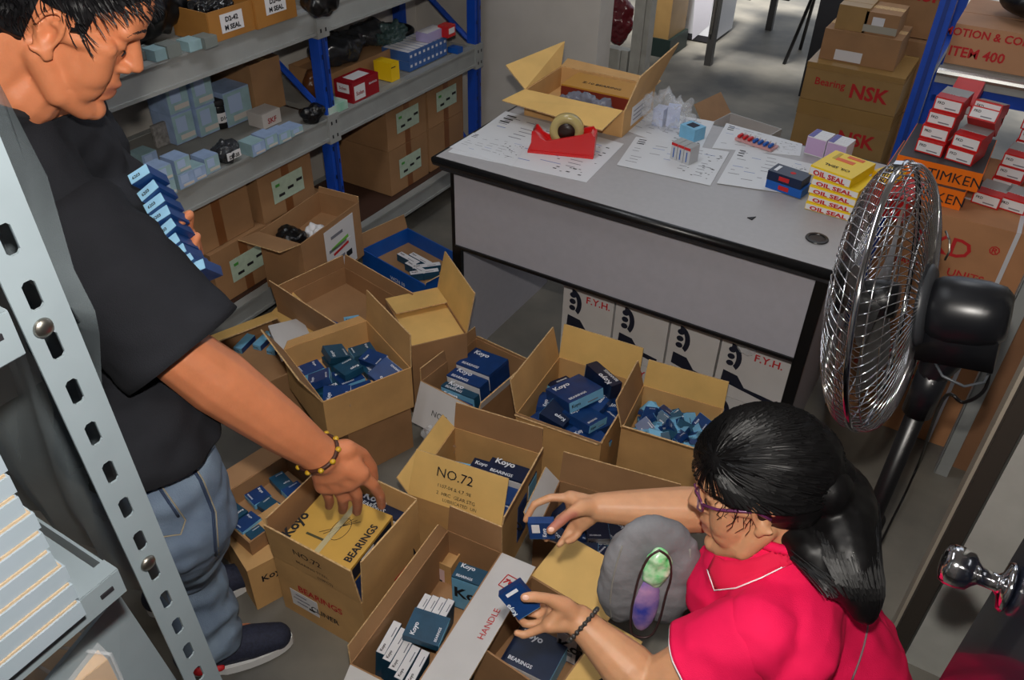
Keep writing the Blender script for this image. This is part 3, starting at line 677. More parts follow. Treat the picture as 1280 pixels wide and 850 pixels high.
for i, px in enumerate(((203, 250), (226, 238))):
    P = at(*px, 2, ZS); o = pbox(px, ZS, .06, .055, .045, 'powder-blue box on top of the %s front box' % ('nearest', 'second')[i], 'powder'); o.location.z = ZS+.0485
j = empty('black_jar', 'black capped jar labelled D1-24 between the powder-blue boxes', 'jar', tuple(at(277, 158, 2, ZS)))
MB().lathe([(.026, 0), (.028, .003), (.028, .075), (.026, .08)], black, None, 28).build('jar', j, True); MB().lathe([(.029, .08), (.03, .082), (.03, .098), (.026, .10)], ink, None, 28).build('lid', j, True)
q = MB().lathe([(.0285, .022), (.0287, .023), (.0287, .055), (.0285, .056)], white, None, 28)
q.text('D1-24', (.0300, .0, .033), (0, 1, 0), (0, 0, 1), .017, ink, center=True, off=.04); q.build('paper_label', j)
o = sbox((330, 162), ZS, .07, .085, .05, mat('off_white_card', (190, 182, 176), .6), 'small_carton', 'off-white carton with dark red lettering among the powder-blue boxes')
MB().text('SKF', (.0353, 0, .012), (0, 1, 0), (0, 0, 1), .026, dred, center=True, off=.02).build('printed_text', o)
P = at(285, 208, 2, ZS)
bag = lump('plastic_bag', 'smoky clear bag of parts labelled D1-35 at the shelf edge', 'bag', (P.x-.035, P.y+.03, ZS), (.04, .05, .03), dark_film, 9, .6, 35, .004)
MB().box((.037, .0, .028), (.002, .055, .024), white).text('D1-35', (.0385, 0, .020), (0, 1, 0), (0, 0, 1), .016, ink, center=True, off=.04).build('paper_label', bag)
sbox((197, 186), ZS, .012, .085, .075, mat('grey_photo_card', (130, 126, 122), .6, noise_s=60, noise_a=.5), 'picture_card', 'card with a grey printed picture leaning against the powder-blue boxes', 'card')
# ---- middle shelf, far bay
o = sbox((442, 130), ZS, .085, .15, .075, dred, 'red_carton', 'dark red carton with white labels on the far middle shelf')
MB().box((.0427, -.035, .034), (.001, .06, .052), white).text('Solen', (.0436, -.035, .025), (0, 1, 0), (0, 0, 1), .020, dred, center=True, off=.02).text('BEARINGS', (.0436, .04, .045), (0, 1, 0), (0, 0, 1), .010, inkw, center=True).box((0, -.0428*0-.0755, .05), (.055, .001, .032), white).text('Solen', (0, -.0762, .045), (1, 0, 0), (0, 0, 1), .016, dred, center=True).box((-.0, .0, .0755), (.05, .09, .001), white).build('printed_label', o)
o = sbox((490, 103), ZS, .085, .05, .07, yellow, 'yellow_box', 'yellow box next to the dark red carton on the far shelf')
for k in range(4): MB().box((.0435, -.012+.008*k, .055-.013*k), (.001, .025, .003), ink).build('print', o) if k == 0 else None
o = sbox((412, 146), ZS, .07, .10, .03, mat('mint_white_wrap', (206, 216, 208), .35, noise_s=12, rgb2=(120, 190, 160)), 'wrapped_packet', 'mint and white packet beside the blue post on the middle shelf', 'packet')
lump('plastic_bag', 'small black bag partly behind the blue post on the middle shelf', 'bag', tuple(at(392, 152, 2, ZS)), (.035, .045, .03), black, 3, .4, 30, .004)
o = carton('low brown tray carton holding a smoky bag on the far middle shelf', None, ZS+.075, ZS, {}, m=card_d, fill=.75, rct=(V((-.86, .62, 0)), radians(90), .44, .20), name='tray_carton')
lump('plastic_bag', 'big smoky grey bag lying in the brown tray carton', 'bag', (-.85, .56, ZS+.06), (.085, .13, .055), dark_film, 12, .35, 16, .006)
lump('plastic_bag', 'dark smoky bag behind the big grey one', 'bag', (-.90, .80, ZS+.06), (.07, .09, .045), dark_film, 15, .35, 18, .006)
lump('tape_roll_bag', 'small bag with a yellow ring beside the blue post', 'bag', (-.80, .36, ZS), (.04, .05, .05), mat('brown_film', (96, 56, 30), .3), 16, .35, 24, .005)
sb_ = empty('closed_carton', 'plain brown carton in shade on the shelf behind the diagonal brace', 'carton', (-.93, .165, ZS), 0); MB().box((0, 0, .09), (.20, .14, .18), card_d).build('body', sb_); MB().box((0, 0, .1805), (.20, .03, .001), card_edge).build('packing_tape', sb_)
cp_ = at(548, 540, 2, .20); lump('clear_bag', 'crumpled clear bag squeezed between the NO 2 carton and the NO.72 carton', 'bag', (cp_.x, cp_.y, .12), (.045, .035, .045), clear, 80, .7, 40, .003)
# flat blue-white cartons: 2 layers x rows of small packs
for L in (0, 1):
    for k in range(9):
        me = KB.setdefault('pk', MB().box((0, 0, .0185), (.135, .027, .037), mat('blue_white_pack', (60, 98, 160), .4)).box((0, 0, .0372), (.125, .024, .0008), white).box((.0677, 0, .02), (.0008, .012, .010), white).mesh('pack'))
        o = link('product_pack', me); o.location = (-.735+.0, .775+.029*k, ZS+.038*L); tag(o, 'slim blue white-topped pack, %s layer, %s from the yellow box' % (('lower', 'upper')[L], ('first', 'second', 'third', 'fourth', 'fifth', 'sixth', 'seventh', 'eighth', 'ninth')[k]), 'box', '%s row of slim blue packs on the far shelf' % ('lower', 'upper')[L])
for k in range(3):
    o = link('product_pack', MB().box((0, 0, .021), (.09, .05, .042), royal, top=white).mesh('pk2')); o.location = (-.86, .76+.055*k, ZS+.0); tag(o, 'royal blue box behind the slim packs, %s' % ('nearest', 'middle', 'farthest')[k], 'box')
o = sbox((535, 54), ZS+.078, .06, .12, .035, mat('lilac_card', (176, 166, 208), .5), 'lilac_box', 'lilac and white box on top of the slim blue packs'); MB().box((0, 0, .0356), (.05, .11, .0008), white).build('white_top', o)
o = sbox((560, 48), ZS+.078, .05, .055, .045, red, 'red_box', 'small red and white box at the far end of the slim packs'); MB().box((.0256, 0, .025), (.001, .04, .022), white).build('white_label', o)
lump('plastic_bag', 'greenish clear bag of bottles lying on the slim packs', 'bag', (-.83, .86, ZS+.045), (.05, .08, .045), mat('teal_film', (70, 96, 96), .15, alpha=.8, spec=.9), 22, .6, 40, .004)
o = MB(); 
for k in range(3): o.tube([(-.95+.085*cos(t), 1.02+.085*sin(t), ZS+.012+.02*k) for t in [i*pi/12 for i in range(24)]], .010, black, 8, closed=True)
tag(centred(o.build('rubber_coil', None, True)), 'coil of black rubber belts at the back of the far shelf', 'coil')
o = sbox((572, 68), ZS, .05, .04, .022, royal, 'blue_box', 'little blue box at the very end of the far shelf')
# ---- top shelf (z = 1.051)
ZT = 1.051
def m_seal(px, lab_, txt, sx=.15, sy=.17, h=.085):
    P = at(*px, 2, ZT); r = empty('parts_tray', lab_, 'carton', (P.x-sx/2, P.y+sy/2, ZT), 0)
    kc = mat('amber_cardboard', (164, 112, 50), .6, noise_s=9, noise_a=.12); b = MB()
    for (cx, cy, ax, ay) in ((-sx/2, 0, .004, sy), (sx/2, 0, .004, sy), (0, -sy/2, sx, .004), (0, sy/2, sx, .004)): b.box((cx, cy, h/2), (ax, ay, h), kc)
    b.box((0, 0, .02), (sx-.004, sy-.004, .04), kc); b.build('body', r)
    q = MB().box((sx/2+.0025, 0, h*.52), (.001, .085, .052), white)
    for k, t_ in enumerate(txt): q.text(t_, (sx/2+.0032, 0, h*.52+.004-.023*k), (0, 1, 0), (0, 0, 1), .019, ink, center=True, off=.04)
    q.build('paper_label', r); return r
t1_ = m_seal((265, 55), 'amber cardboard tray labelled D2-42 M SEAL on the top shelf', ('D2-42', 'M SEAL'))
t2_ = m_seal((322, 37), 'amber cardboard tray labelled M SEAL right of the D2-42 tray', ('D2-45', 'M SEAL'), h=.11)
lump('plastic_bag', 'dark glossy bag of seals in the D2-42 tray', 'bag', t1_.location+V((0, 0, .04)), (.055, .065, .03), mat('black_glossy_film', (22, 22, 24), .15), 31, .6, 40, .004)
for i, (px, h) in enumerate((((258, 62), .03), ((238, 66), .028), ((212, 74), .034), ((196, 78), .03), ((180, 76), .024))):
    o = sbox(px, ZT, .05, .045, h, (bluebox2 if i % 2 else mat('grey_green_card', (120, 126, 122), .6)), 'small_box', 'small grey-green box on the top shelf, %s from the amber tray' % ('first', 'second', 'third', 'fourth', 'fifth')[i])
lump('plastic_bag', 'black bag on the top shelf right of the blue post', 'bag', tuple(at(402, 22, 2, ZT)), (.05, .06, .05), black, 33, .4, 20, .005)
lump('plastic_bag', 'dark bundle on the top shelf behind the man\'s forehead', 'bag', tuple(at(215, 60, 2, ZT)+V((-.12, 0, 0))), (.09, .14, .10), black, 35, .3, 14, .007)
# ================================================================ DESK TOP OBJECTS
ZD = .7802
pp = mat('printed_paper', (214, 216, 220), .55, noise_s=4, noise_a=.03)
R = random.Random(3)
def paper(pxs, label, z, lines=9, seed=0, header=None):
    P = [at(x, y, 2, z) for x, y in pxs]      # TL TR BR BL
    r = empty('paper_sheet', label, 'paper', tuple(sum(P, V((0, 0, 0)))/4))
    wpart('sheet', MB().slab(P[::-1], .0008, pp), r)
    q = MB(); rr = random.Random(seed)
    def B(u, v): return P[0].lerp(P[1], u).lerp(P[3].lerp(P[2], u), v)+V((0, 0, .0006))
    for k in range(lines):
        v = .1+.8*k/lines
        for c in range(5):
            u = .05+.18*c+rr.uniform(0, .03)
            if rr.random() < .45: continue
            L_ = rr.uniform(.04, .15); 
            q.quad([B(u, v+.012), B(u+L_, v+.012), B(u+L_, v), B(u, v)][::1], rr.choice((greyink, greyink, mat('pale_blue_ink', (120, 140, 190), .7))))
    for k in range(26):
        u, v = rr.uniform(.62, .95), rr.uniform(.15, .9); s = rr.uniform(.008, .02)
        q.quad([B(u, v+s), B(u+s*1.4, v+s), B(u+s*1.6, v), B(u+.003, v)], ink)
    for k in range(3): q.quad([B(.05, .06+.07*k+.025), B(.13, .06+.07*k+.025), B(.13, .06+.07*k), B(.05, .06+.07*k)], ink)
    wpart('printing', q, r)
    return r
paper([(632, 139), (780, 180), (733, 228), (560, 190)], 'large white form sheet under the red tape dispenser', ZD+.0006, 11, 1)
paper([(592, 166), (660, 180), (640, 208), (562, 184)], 'white form half under the large sheet at the desk\'s left corner', ZD+.0016, 7, 2)
paper([(800, 136), (893, 152), (872, 196), (782, 163)], 'white form under the clear bag of boxes', ZD+.0006, 9, 3)
paper([(795, 171), (912, 190), (888, 232), (771, 206)], 'white form sheet under the three grey packs', ZD+.0016, 9, 4)
paper([(908, 154), (1003, 180), (1000, 195), (890, 185)], 'white form sheet behind the spark plug pack', ZD+.0006, 6, 5)
paper([(922, 184), (1015, 205), (1000, 244), (896, 229)], 'white form sheet partly under the blue boxes', ZD+.0026, 8, 6)
# tape dispenser
tp = at(702, 190, 2, ZD)
td = empty('tape_dispenser', 'red plastic tape dispenser with a roll of tape on the papers', 'dispenser', (tp.x, tp.y, ZD+.0012), radians(20))
prof = [(-.090, 0), (.098, 0), (.100, .062), (.088, .078), (.060, .070), (-.045, .040), (-.064, .050), (-.078, .068), (-.088, .066)]
rp = mat('red_plastic', (206, 26, 28), .3, coat=.3)
b = MB()
for s_, w0 in ((-1, .034), (1, .034)):
    b.slab([(x, s_*.026, z) for x, z in prof], .006, rp)
core = [(-.090, 0), (.098, 0), (.099, .062), (.086, .074), (.060, .050), (-.045, .026), (-.066, .044), (-.088, .062)]
b.slab([(x, 0, z) for x, z in core], .050, rp); b.box((.094, 0, .035), (.010, .056, .066), rp).box((.0, 0, .004), (.196, .064, .008), rp)
b.build('body', td)
tr = MB().lathe([(.026, -.012), (.050, -.012), (.050, .012), (.026, .012), (.026, -.012)], mat('tan_tape', (186, 168, 112), .2), Matrix.Translation((.012, 0, .068)) @ Matrix.Rotation(pi/2, 4, 'X'), 40); tr.build('tape_roll', td, True)
MB().lathe([(.006, -.014), (.025, -.014), (.026, -.006), (.026, .006), (.025, .014), (.006, .014)], mat('dark_hub', (44, 26, 20), .4), Matrix.Translation((.012, 0, .068)) @ Matrix.Rotation(pi/2, 4, 'X'), 24).build('hub', td, True)
MB().box((-.084, 0, .068), (.003, .040, .010), steel).build('cutter', td)
# open carton on the desk
DB = carton('open carton with raised flaps on the far left of the desktop', [(650, 112), (705, 74), (793, 96), (782, 152)], ZD+.085, ZD, {}, m=card, fill=.2,
            rct=(V((.215, .485, 0)), radians(2), .345, .26))
DB.location = (.228, .555, ZD); w_, d_, h_ = DB['_w'], DB['_d'], DB['_h']
for nm, pts, m_ in (('flap', [(-w_/2, -d_/2, h_), (w_/2-.005, -d_/2, h_), (w_/2-.025, -d_/2-.105, h_-.030), (-w_/2-.03, -d_/2-.095, h_-.012)], card_y),
                    ('flap', [(-w_/2, d_/2, h_), (-w_/2, -d_/2, h_), (-w_/2-.10, -d_/2+.05, h_+.045), (-w_/2-.02, d_/2+.06, h_+.065)], card_y),
                    ('flap', [(w_/2, -d_/2, h_), (w_/2, d_/2, h_), (w_/2+.045, d_/2+.04, h_+.135), (w_/2+.03, -d_/2+.02, h_+.105)], card),
                    ('flap', [(w_/2, d_/2, h_), (-w_/2, d_/2, h_), (-w_/2, d_/2+.05, h_+.012), (w_/2, d_/2+.05, h_+.0)], card)):
    MB().slab([V(p) for p in pts], .004, m_, card_edge).build(nm, DB)
q = MB().box((w_/2+.001, .02, .045), (.001, .17, .06), white)
for k in range(3): q.box((w_/2+.0018, .0, .03+.014*k), (.0006, .10, .003), greyink)
q.build('printed_label', DB)
ib = put(MB().box((0, 0, .03), (.24, .13, .06), mat('amber_box_card', (190, 136, 50), .5)).text('Z.10 BEARING', (0, -.02, .06), (1, 0, 0), (0, 1, 0), .022, ink, center=True).box((0, -.0655, .03), (.24, .001, .05), mat('maroon_card', (120, 40, 24), .5)).mesh('box'), 'amber_box', 'amber lettered box inside the open carton on the desk', 'box', (.250, .600, ZD+.025), (0, 0, radians(2)))
lump('plastic_bag', 'clear grey bag inside the open carton on the desk', 'bag', (.25, .495, ZD+.02), (.10, .03, .03), mat('grey_film', (130, 134, 150), .2, alpha=.7), 41, .6, 40, .004)
# bag of pale boxes, three grey packs, spark plug pack, blue boxes, lilac packs
bp_ = at(835, 158, 2, ZD)
lump('clear_bag', 'crinkled clear plastic bag of pale boxes on the desk', 'bag', (bp_.x-.015, bp_.y+.0, ZD+.002), (.085, .055, .045), clear, 44, .8, 38, .003)
for i, (dx, dy, s, k) in enumerate(((-.03, 0, (.035, .045, .055), 'lilac'), (.01, .01, (.04, .04, .065), 'lilac2'))):
    put(MB().box((0, 0, s[2]/2), s, mat('pale_lilac', (186, 196, 228), .5)).mesh('b'), 'pale_box', 'pale lilac box %s the clear bag' % ('at the left in', 'in the middle of')[i], 'box', (bp_.x+dx, bp_.y+dy, ZD+.002), (0, 0, .3*i))
o = sbox((872, 178), ZD+.002, .06, .05, .04, lblue, 'light_blue_box', 'light blue box right of the clear bag', yaw=-20); MB().box((0, 0, .0405), (.03, .03, .001), inkb).build('logo_patch', o)
g3 = at(838, 198, 2, ZD+.0024)
for k in range(3):
    me = MB().box((0, 0, .026), (.021, .045, .052), mat('pale_grey_card', (186, 188, 192), .5)).box((0, -.0228, .047), (.021, .001, .008), red).box((0, 0, .0523), (.020, .044, .0008), mat('grey_card', (158, 160, 160), .5)).box((0, -.0233, .022), (.003, .0006, .03), royal).mesh('pk')
    put(me, 'grey_pack', 'grey pack with a red stripe on the desk, %s of three' % ('left', 'middle', 'right')[k], 'box', (g3.x+.014+.0222*k, g3.y+.02-.006*k, ZD+.0024), (0, 0, radians(-15)))
sp = at(945, 180, 2, ZD+.002)
r_ = empty('blister_pack', 'flat blister pack of spark-plug shapes with red and blue ends', 'pack', (sp.x, sp.y, ZD+.0028), radians(-12))
MB().box((0, 0, .004), (.125, .045, .008), mat('pink_tray', (200, 150, 150), .4)).build('tray', r_)
for k in range(7):
    x = -.052+.0175*k; MB().capsule((x, -.018, .014), (x, .0, .014), .0055, .0055, (red if k < 3 else royal)).capsule((x, .002, .014), (x, .018, .014), .005, .004, white).build('plug', r_, True)
for k, (px, z, s, m_, lb) in enumerate((((952, 243), 0, (.105, .062, .024), royal, 'lower royal blue box on the desk with a red patch'), ((955, 240), .0245, (.10, .06, .026), navy2, 'upper navy box with white and red marks on the desk'))):
    P = at(980, 243, 2, ZD); o = put(MB().box((0, 0, s[2]/2), s, m_).box((.0, -s[1]/2-.0005, s[2]/2), (.03, .001, .012), inkr).box((-.035, 0, s[2]+.0004), (.01, .035, .0008), inkw).ell((.01, 0, s[2]), (.008, .008, .0008), inkr).mesh('b'), 'blue_box', lb, 'box', (P.x-.004*k, P.y+.03, ZD+.0035+z), (0, 0, radians(-10)))
for g_, (px, n_) in enumerate((((1008, 186), 5), ((1058, 200), 5))):
    P = at(*px, 2, ZD)
    for k in range(n_):
        me = KB.setdefault('lil', MB().box((0, 0, .028), (.058, .0125, .056), mat('white_card', (222, 222, 226), .5)).box((-.0293, 0, .028), (.001, .0125, .056), mat('violet_card', (150, 100, 170), .5)).box((0, -.0065, .028), (.056, .0006, .05), mat('lilac_print', (188, 160, 200), .5)).box((-.02, 0, .0563), (.016, .0125, .0008), mat('indigo_print', (90, 86, 160), .5)).mesh('p'))
        P = at(1006, 190, 2, ZD); put(me, 'slim_pack', 'slim violet-ended pack in the %s row behind the yellow boxes, %s from front' % (('left', 'right')[g_], ('first', 'second', 'third', 'fourth', 'fifth')[k]), 'box', (P.x+.030+.061*g_+.002*k, P.y-.01+.0134*k-.008*g_, ZD+.001), (0, 0, radians(-8)), '%s row of slim white and violet packs' % ('left', 'right')[g_])
# yellow OIL SEAL boxes
oy = mat('oil_yellow', (238, 202, 20), .4)
def oil(w_, l_, h_, top=True):
    b = MB().box((0, 0, h_/2), (w_, l_, h_), oy)
    b.box((0, -l_/2-.0006, h_*.45), (w_*.98, .001, h_*.72), white)
    b.text('OIL SEAL', (-w_*.40, -l_/2-.0016, h_*.16), (1, 0, 0), (0, 0, 1), h_*.72, inkr, off=.04, width=w_*.78)
    if top:
        b.text('OIL SEAL', (w_*.30, -l_*.20, h_), (-1, 0, 0), (0, -1, 0), 0.018, ink, off=.02)
        b.box((-.005, .02, h_+.0004), (.05, .018, .0008), mat('orange_print', (224, 96, 20), .5)).box((.01, .052, h_+.0004), (.045, .016, .0008), mat('orange_print', (224, 96, 20), .5)).box((-.035, .035, h_+.0004), (.010, .045, .0008), mat('mustard_print', (190, 160, 20), .5))
    return b.mesh('oil_box')
ob = at(1003, 264, 2, ZD)
for k in range(4):
    put(oil(.125, .11, .0205, k == 3), 'yellow_box', 'yellow and white OIL SEAL box, %s of the stack' % ('bottom', 'second from bottom', 'third from bottom', 'second from top')[k], 'box', (ob.x+.066+.003*(k % 2)-.0, ob.y+.068+.004*k, ZD+.001+.021*k), (0, 0, radians(-3-2*k)))
put(oil(.115, .135, .026), 'yellow_box', 'yellow OIL SEAL box lying on top of the stack', 'box', (ob.x+.056, ob.y+.10, ZD+.001+.021*4), (0, 0, radians(-14)))
put(MB().box((0, 0, .012), (.05, .07, .024), yellow).box((0, 0, .0245), (.012, .07, .001), ink).mesh('b'), 'yellow_box', 'small yellow and black box right of the OIL SEAL stack', 'box', (ob.x+.165, ob.y+.17, ZD+.068), (0, 0, radians(-30)))
put(MB().box((0, 0, .033), (.12, .13, .066), red).mesh('b'), 'red_box', 'plain red box behind the fan grille on the desk', 'box', (ob.x+.19, ob.y+.15, ZD+.001), (0, 0, radians(-8)))

# ================================================================ UNDER THE DESK: four white cartons over four more
FX = [.391, .572, .752, .910, 1.118]
for row in (0, 1):
    for i in range(4):
        x0, x1 = FX[i]+.003, FX[i+1]-.004; z0 = .205*row; 
        r = empty('white_carton', 'white navy-printed carton under the desk, %s from the left, %s row' % (('first', 'second', 'third', 'fourth')[i], ('bottom', 'top')[row]), 'carton', ((x0+x1)/2, .12+.11, z0+.001), 0)
        w_ = x1-x0; h_ = .202; MB().box((0, 0, h_/2), (w_, .22, h_), card_w).build('body', r)
        q = MB(); y = -.1106
        cx = -w_/2+.030
        arc = [(cx+.036*cos(t), h_-.062+.052*sin(t)) for t in [pi*.5-i_*pi*.75/10 for i_ in range(11)]]
        arc2 = [(cx+.020*cos(t), h_-.062+.036*sin(t)) for t in [pi*.5-i_*pi*.75/10 for i_ in range(11)]]
        for a_ in range(10): q.quad([(arc[a_][0], y, arc[a_][1]), (arc[a_+1][0], y, arc[a_+1][1]), (arc2[a_+1][0], y, arc2[a_+1][1]), (arc2[a_][0], y, arc2[a_][1])][::-1], inkb)
        for zz in (0, 1, 2): q.ell((cx+.004, y, h_-.032-.024*zz), (.011, .0006, .010), inkb)
        q.quad([(cx-.012, y, .050), (w_/2-.02, y, .022), (w_/2-.02, y, .040), (cx+.060, y, .050), (cx+.034, y, .085), (cx-.010, y, .092)], inkb)
        if not (row and i in (1, 2)): q.text('F.Y.H.', (w_*.20, y, h_-.045), (1, 0, 0), (0, 0, 1), .034, inkr, center=True, off=.02)
        q.build('printed_logo', r)
torn = at(934, 436, 1, .117)
MB().box((0, 0, 0), (.05, .002, .03), black).build('x') if False else None
lump('torn_wrap', 'scrap of clear torn wrap on the rightmost white carton', 'wrap', (torn.x, .108, torn.z-.015), (.03, .007, .022), clear, 50, .6, 60, .0025, flat=False)

# ================================================================ RIGHT OF THE DESK
# strapped brown cartons, stacked three high
FXL, FXR, FY = 1.205, 1.60, .50
for k in range(2):
    z0 = .379*k+.001; hh = .377
    r = empty('strapped_carton', 'brown red-lettered carton with white strapping, %s of the two right of the desk' % ('lower', 'upper')[k], 'carton', ((FXL+FXR)/2, FY+.24, z0), 0)
    w_ = FXR-FXL; MB().box((0, 0, hh/2), (w_, .48, hh), mat('red_brown_cardboard', (178, 126, 86), .75, noise_s=9, noise_a=.1)).build('body', r)
    q = MB(); y = -.2412; q.text('FKD', (-.035, y, .265), (1, 0, 0), (0, 0, 1), .080, inkr, center=True, off=.012); q.text('UNITS', (.045, y, .205), (1, 0, 0), (0, 0, 1), .034, inkr, center=True, off=.01); q.text('BEARING', (-.10, y, .205), (1, 0, 0), (0, 0, 1), .028, inkr, center=True, off=.01); q.text('®', (.075, y, .30), (1, 0, 0), (0, 0, 1), .035, inkr); q.build('printed_text', r)
    st = mat('white_strap', (206, 206, 210), .3)
    for x in (.125,): MB().box((x, -.2418, hh/2), (.011, .001, hh), st).box((x, 0, hh+.0005), (.011, .48, .001), st).build('strap', r)
    MB().box((0, -.10, hh+.0012), (w_, .011, .001), st).build('strap', r)
# orange boxes
def timken(dark):
    b = MB().box((0, 0, .027), (.22, .27, .054), orange).box((0, 0, .0545), (.216, .266, .001), dark)
    b.text('TIMKEN', (.045, -.1362, .012), (1, 0, 0), (0, 0, 1), .040, ink, center=True, off=0); return b.mesh('orange_box')
dkc = mat('charcoal_card', (58, 58, 60), .5, noise_s=14, noise_a=.15)
tk = at(1204, 266, 2, .758)
TX, TY = tk.x-.105, FY+.185
put(timken(dkc), 'orange_box', 'lower orange box on the strapped cartons', 'box', (TX-.012, TY+.0, .758), (0, 0, radians(-2)))
put(timken(dkc), 'orange_box', 'upper orange box carrying the red boxes', 'box', (TX+.010, TY+.012, .8135), (0, 0, radians(-1)))
# red FKD boxes
def fkd(i=0, up=False):
    w_, l_, h_ = .072, .10, .036
    b = MB().box((0, 0, h_/2), (w_, l_, h_), red)
    b.box((0, -l_/2-.0006, h_/2), (w_*.9, .001, h_*.78), white)
    o_ = (1, 0, 0); b.text('FKD', (-w_*.38, -l_/2-.0014, h_*.52), o_, (0, 0, 1), .010, ink, off=.02).box((w_*.12, -l_/2-.0016, h_*.28), (w_*.4, .0006, .003), greyink)
    b.text('FKD', (-.012, -.012, h_), (1, 0, 0), (0, 1, 0), .016, inkw, off=.02)
    if up: b.box((0, .02, h_+.0005), (w_*.98, .06, .001), mat('grey_card', (158, 160, 160), .5))
    return b.mesh('red_box')
fm_, fmu = fkd(), fkd(up=True)
zb = .870
def tower(px, z0, n, who, yaw=0, side=None):
    P = at(*px, 2, z0)
    for k in range(n):
        put(fmu if k == n-1 else fm_, 'red_box', 'red and white box, %s of the %s' % (('bottom', 'second', 'third', 'fourth', 'fifth')[k] if k < n-1 else 'top', who), 'box', (P.x+.036+.003*((k*7) % 3-1), P.y+.05+.012*(n-k)*0+.004*((k*5) % 3), z0+.0365*k), (0, 0, radians(yaw+3*((k*3) % 3-1))))
tower((1147, 190), zb, 1, 'low single pile', -6)
tower((1143, 172), zb+.0, 4, 'left tower of red boxes', -8) if False else None
P = at(1147, 190, 2, zb)
for k in range(3): put(fmu if k == 2 else fm_, 'red_box', 'red and white box, %s of the left tower' % ('second from bottom', 'third from bottom', 'top')[k], 'box', (P.x+.032+.004*k, P.y+.066+.012*k, zb+.0365*(k+1)), (0, 0, radians(-8)))
put(fm_, 'red_box', 'red box lying at the very top behind the left tower', 'box', (P.x+.06, P.y+.19, zb+.10), (radians(25), 0, radians(-6)))
tower((1186, 201), zb, 2, 'middle pair of red boxes', -10)
P = at(1186, 201, 2, zb); put(fm_, 'red_box', 'red box with its lid showing on the middle pair', 'box', (P.x+.046, P.y+.10, zb+.073), (radians(-38), 0, radians(-10)))
put(fmu, 'red_box', 'red box with grey top behind the middle pair', 'box', (P.x+.05, P.y+.17, zb+.085), (radians(-15), 0, radians(-10)))
tower((1240, 237), .758+.0, 3, 'right tower beside the strapped carton edge', -6)
tower((1262, 205), .758+.0, 4, 'rear right tower of red boxes', -6)
tower((1218, 255), .758, 1, 'lone box on the strapped carton', -8)
tower((1250, 262), .758, 1, 'corner of the strapped carton', -8)
tower((1216, 165), .758, 3, 'shadowed pile behind the middle pair', 4)
# back right rack with a blue post, silver beam and a brown carton
rr_ = empty('storage_rack', 'blue-posted rack with a silver beam at the far right behind the red boxes', 'rack', (1.16, 1.04, 0))
wpart('post', MB().box((1.148, 1.03, 1.05), (.045, .045, 2.1), steel_blue).box((1.148, 1.0065, 1.05), (.012, .002, 2.1), mat('blue_shadow_groove', (10, 50, 130), .5)), rr_)
wpart('post', MB().box((1.148, 1.55, 1.05), (.045, .045, 2.1), steel_blue), rr_)
wpart('post', MB().box((2.16, 1.03, 1.05), (.045, .045, 2.1), steel_blue), rr_)
wpart('shelf_beam', MB().box((1.66, 1.02, .965), (.96, .03, .045), beam_g).tube([(1.18, 1.004, .975), (2.13, 1.004, .975)], .012, mat('bright_silver', (190, 190, 188), .25, .8), 8), rr_)
wpart('shelf_beam', MB().box((1.66, 1.05, .915), (.96, .03, .04), steel_blue), rr_)
wpart('shelf_panel', MB().box((1.66, 1.29, .980), (.95, .50, .014), shelf_g), rr_)
wpart('crossbar', MB().box((1.148, 1.29, .93), (.03, .48, .03), steel_blue), rr_)
r, w_, h_ = abox((1170, 25), (1300, 118), 1.06, .35, mat('pale_brown_cardboard', (184, 136, 100), .7, noise_s=8, noise_a=.08), 'brown carton lettered MOTION & CONTROL on the right rack', z0=.988, x0=1.185, x1=1.62,
    prints=(('MOTION & CONTROL', -.38, .72, .032, inkr), ('N S K', .60, .62, .085, inkr), ('ITEM 400', -.62, .22, .040, inkr)))
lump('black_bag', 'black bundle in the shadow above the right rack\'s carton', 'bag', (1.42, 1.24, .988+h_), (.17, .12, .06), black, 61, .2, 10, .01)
for i, (x, y, z) in enumerate(((1.50, .98, .76), (1.58, .99, .76))):
    put(kbox('deep', .07, .09, .05), 'dark_blue_box', 'dark blue box in the shade under the right rack\'s beam, %s' % ('left', 'right')[i], 'box', (x, y-.08, .758), (0, 0, .1))
# NSK cartons stack behind the desk
nsk = mat('tan_taped_cardboard', (160, 126, 76), .5, noise_s=8, noise_a=.1)
N = [((995, 128), (1100, 182), 0.0, 'bottom'), ((1004, 86), (1125, 152), 1, 'second')]
y_ = 2.05
a = at(992, 150, 1, y_); b_ = at(1112, 150, 1, y_); za = at(1050, 132, 1, y_).z; zc = at(1060, 86, 1, y_).z
X0, X1 = at(998, 130, 1, y_).x, at(1116, 150, 1, y_).x
for k, (z0, z1, s) in enumerate(((.001, za-.004, 'bottom'), (za, zc, 'second'))):
    r = empty('taped_carton', 'tan red-lettered carton wrapped in clear tape, %s of the stack behind the desk' % s, 'carton', ((X0+X1)/2, y_+.17, z0), 0)
    MB().box((0, 0, (z1-z0)/2), (X1-X0, .34, z1-z0), nsk).build('body', r)
    q = MB().text('NSK', ((X1-X0)*.20, -.1712, (z1-z0)*(.28 if k else .62)), (1, 0, 0), (0, 0, 1), .085, inkr, center=True, off=.03); q.text('Bearing', (-(X1-X0)*.22, -.1712, (z1-z0)*.45), (1, 0, 0), (0, 0, 1), .045, inkr, center=True); q.build('printed_text', r)
    MB().box((0, 0, (z1-z0)*.93), (X1-X0+.004, .344, (z1-z0)*.16), mat('shiny_tape_film', (190, 150, 90), .12, alpha=.5)).build('packing_tape', r)
def cst(px0, px1, y, dz, label, m_=nsk, z0=None, prints=(), depth=.3):
    return abox(px0, px1, y, depth, m_, label, z0=z0, prints=prints)
zt_ = zc+.002
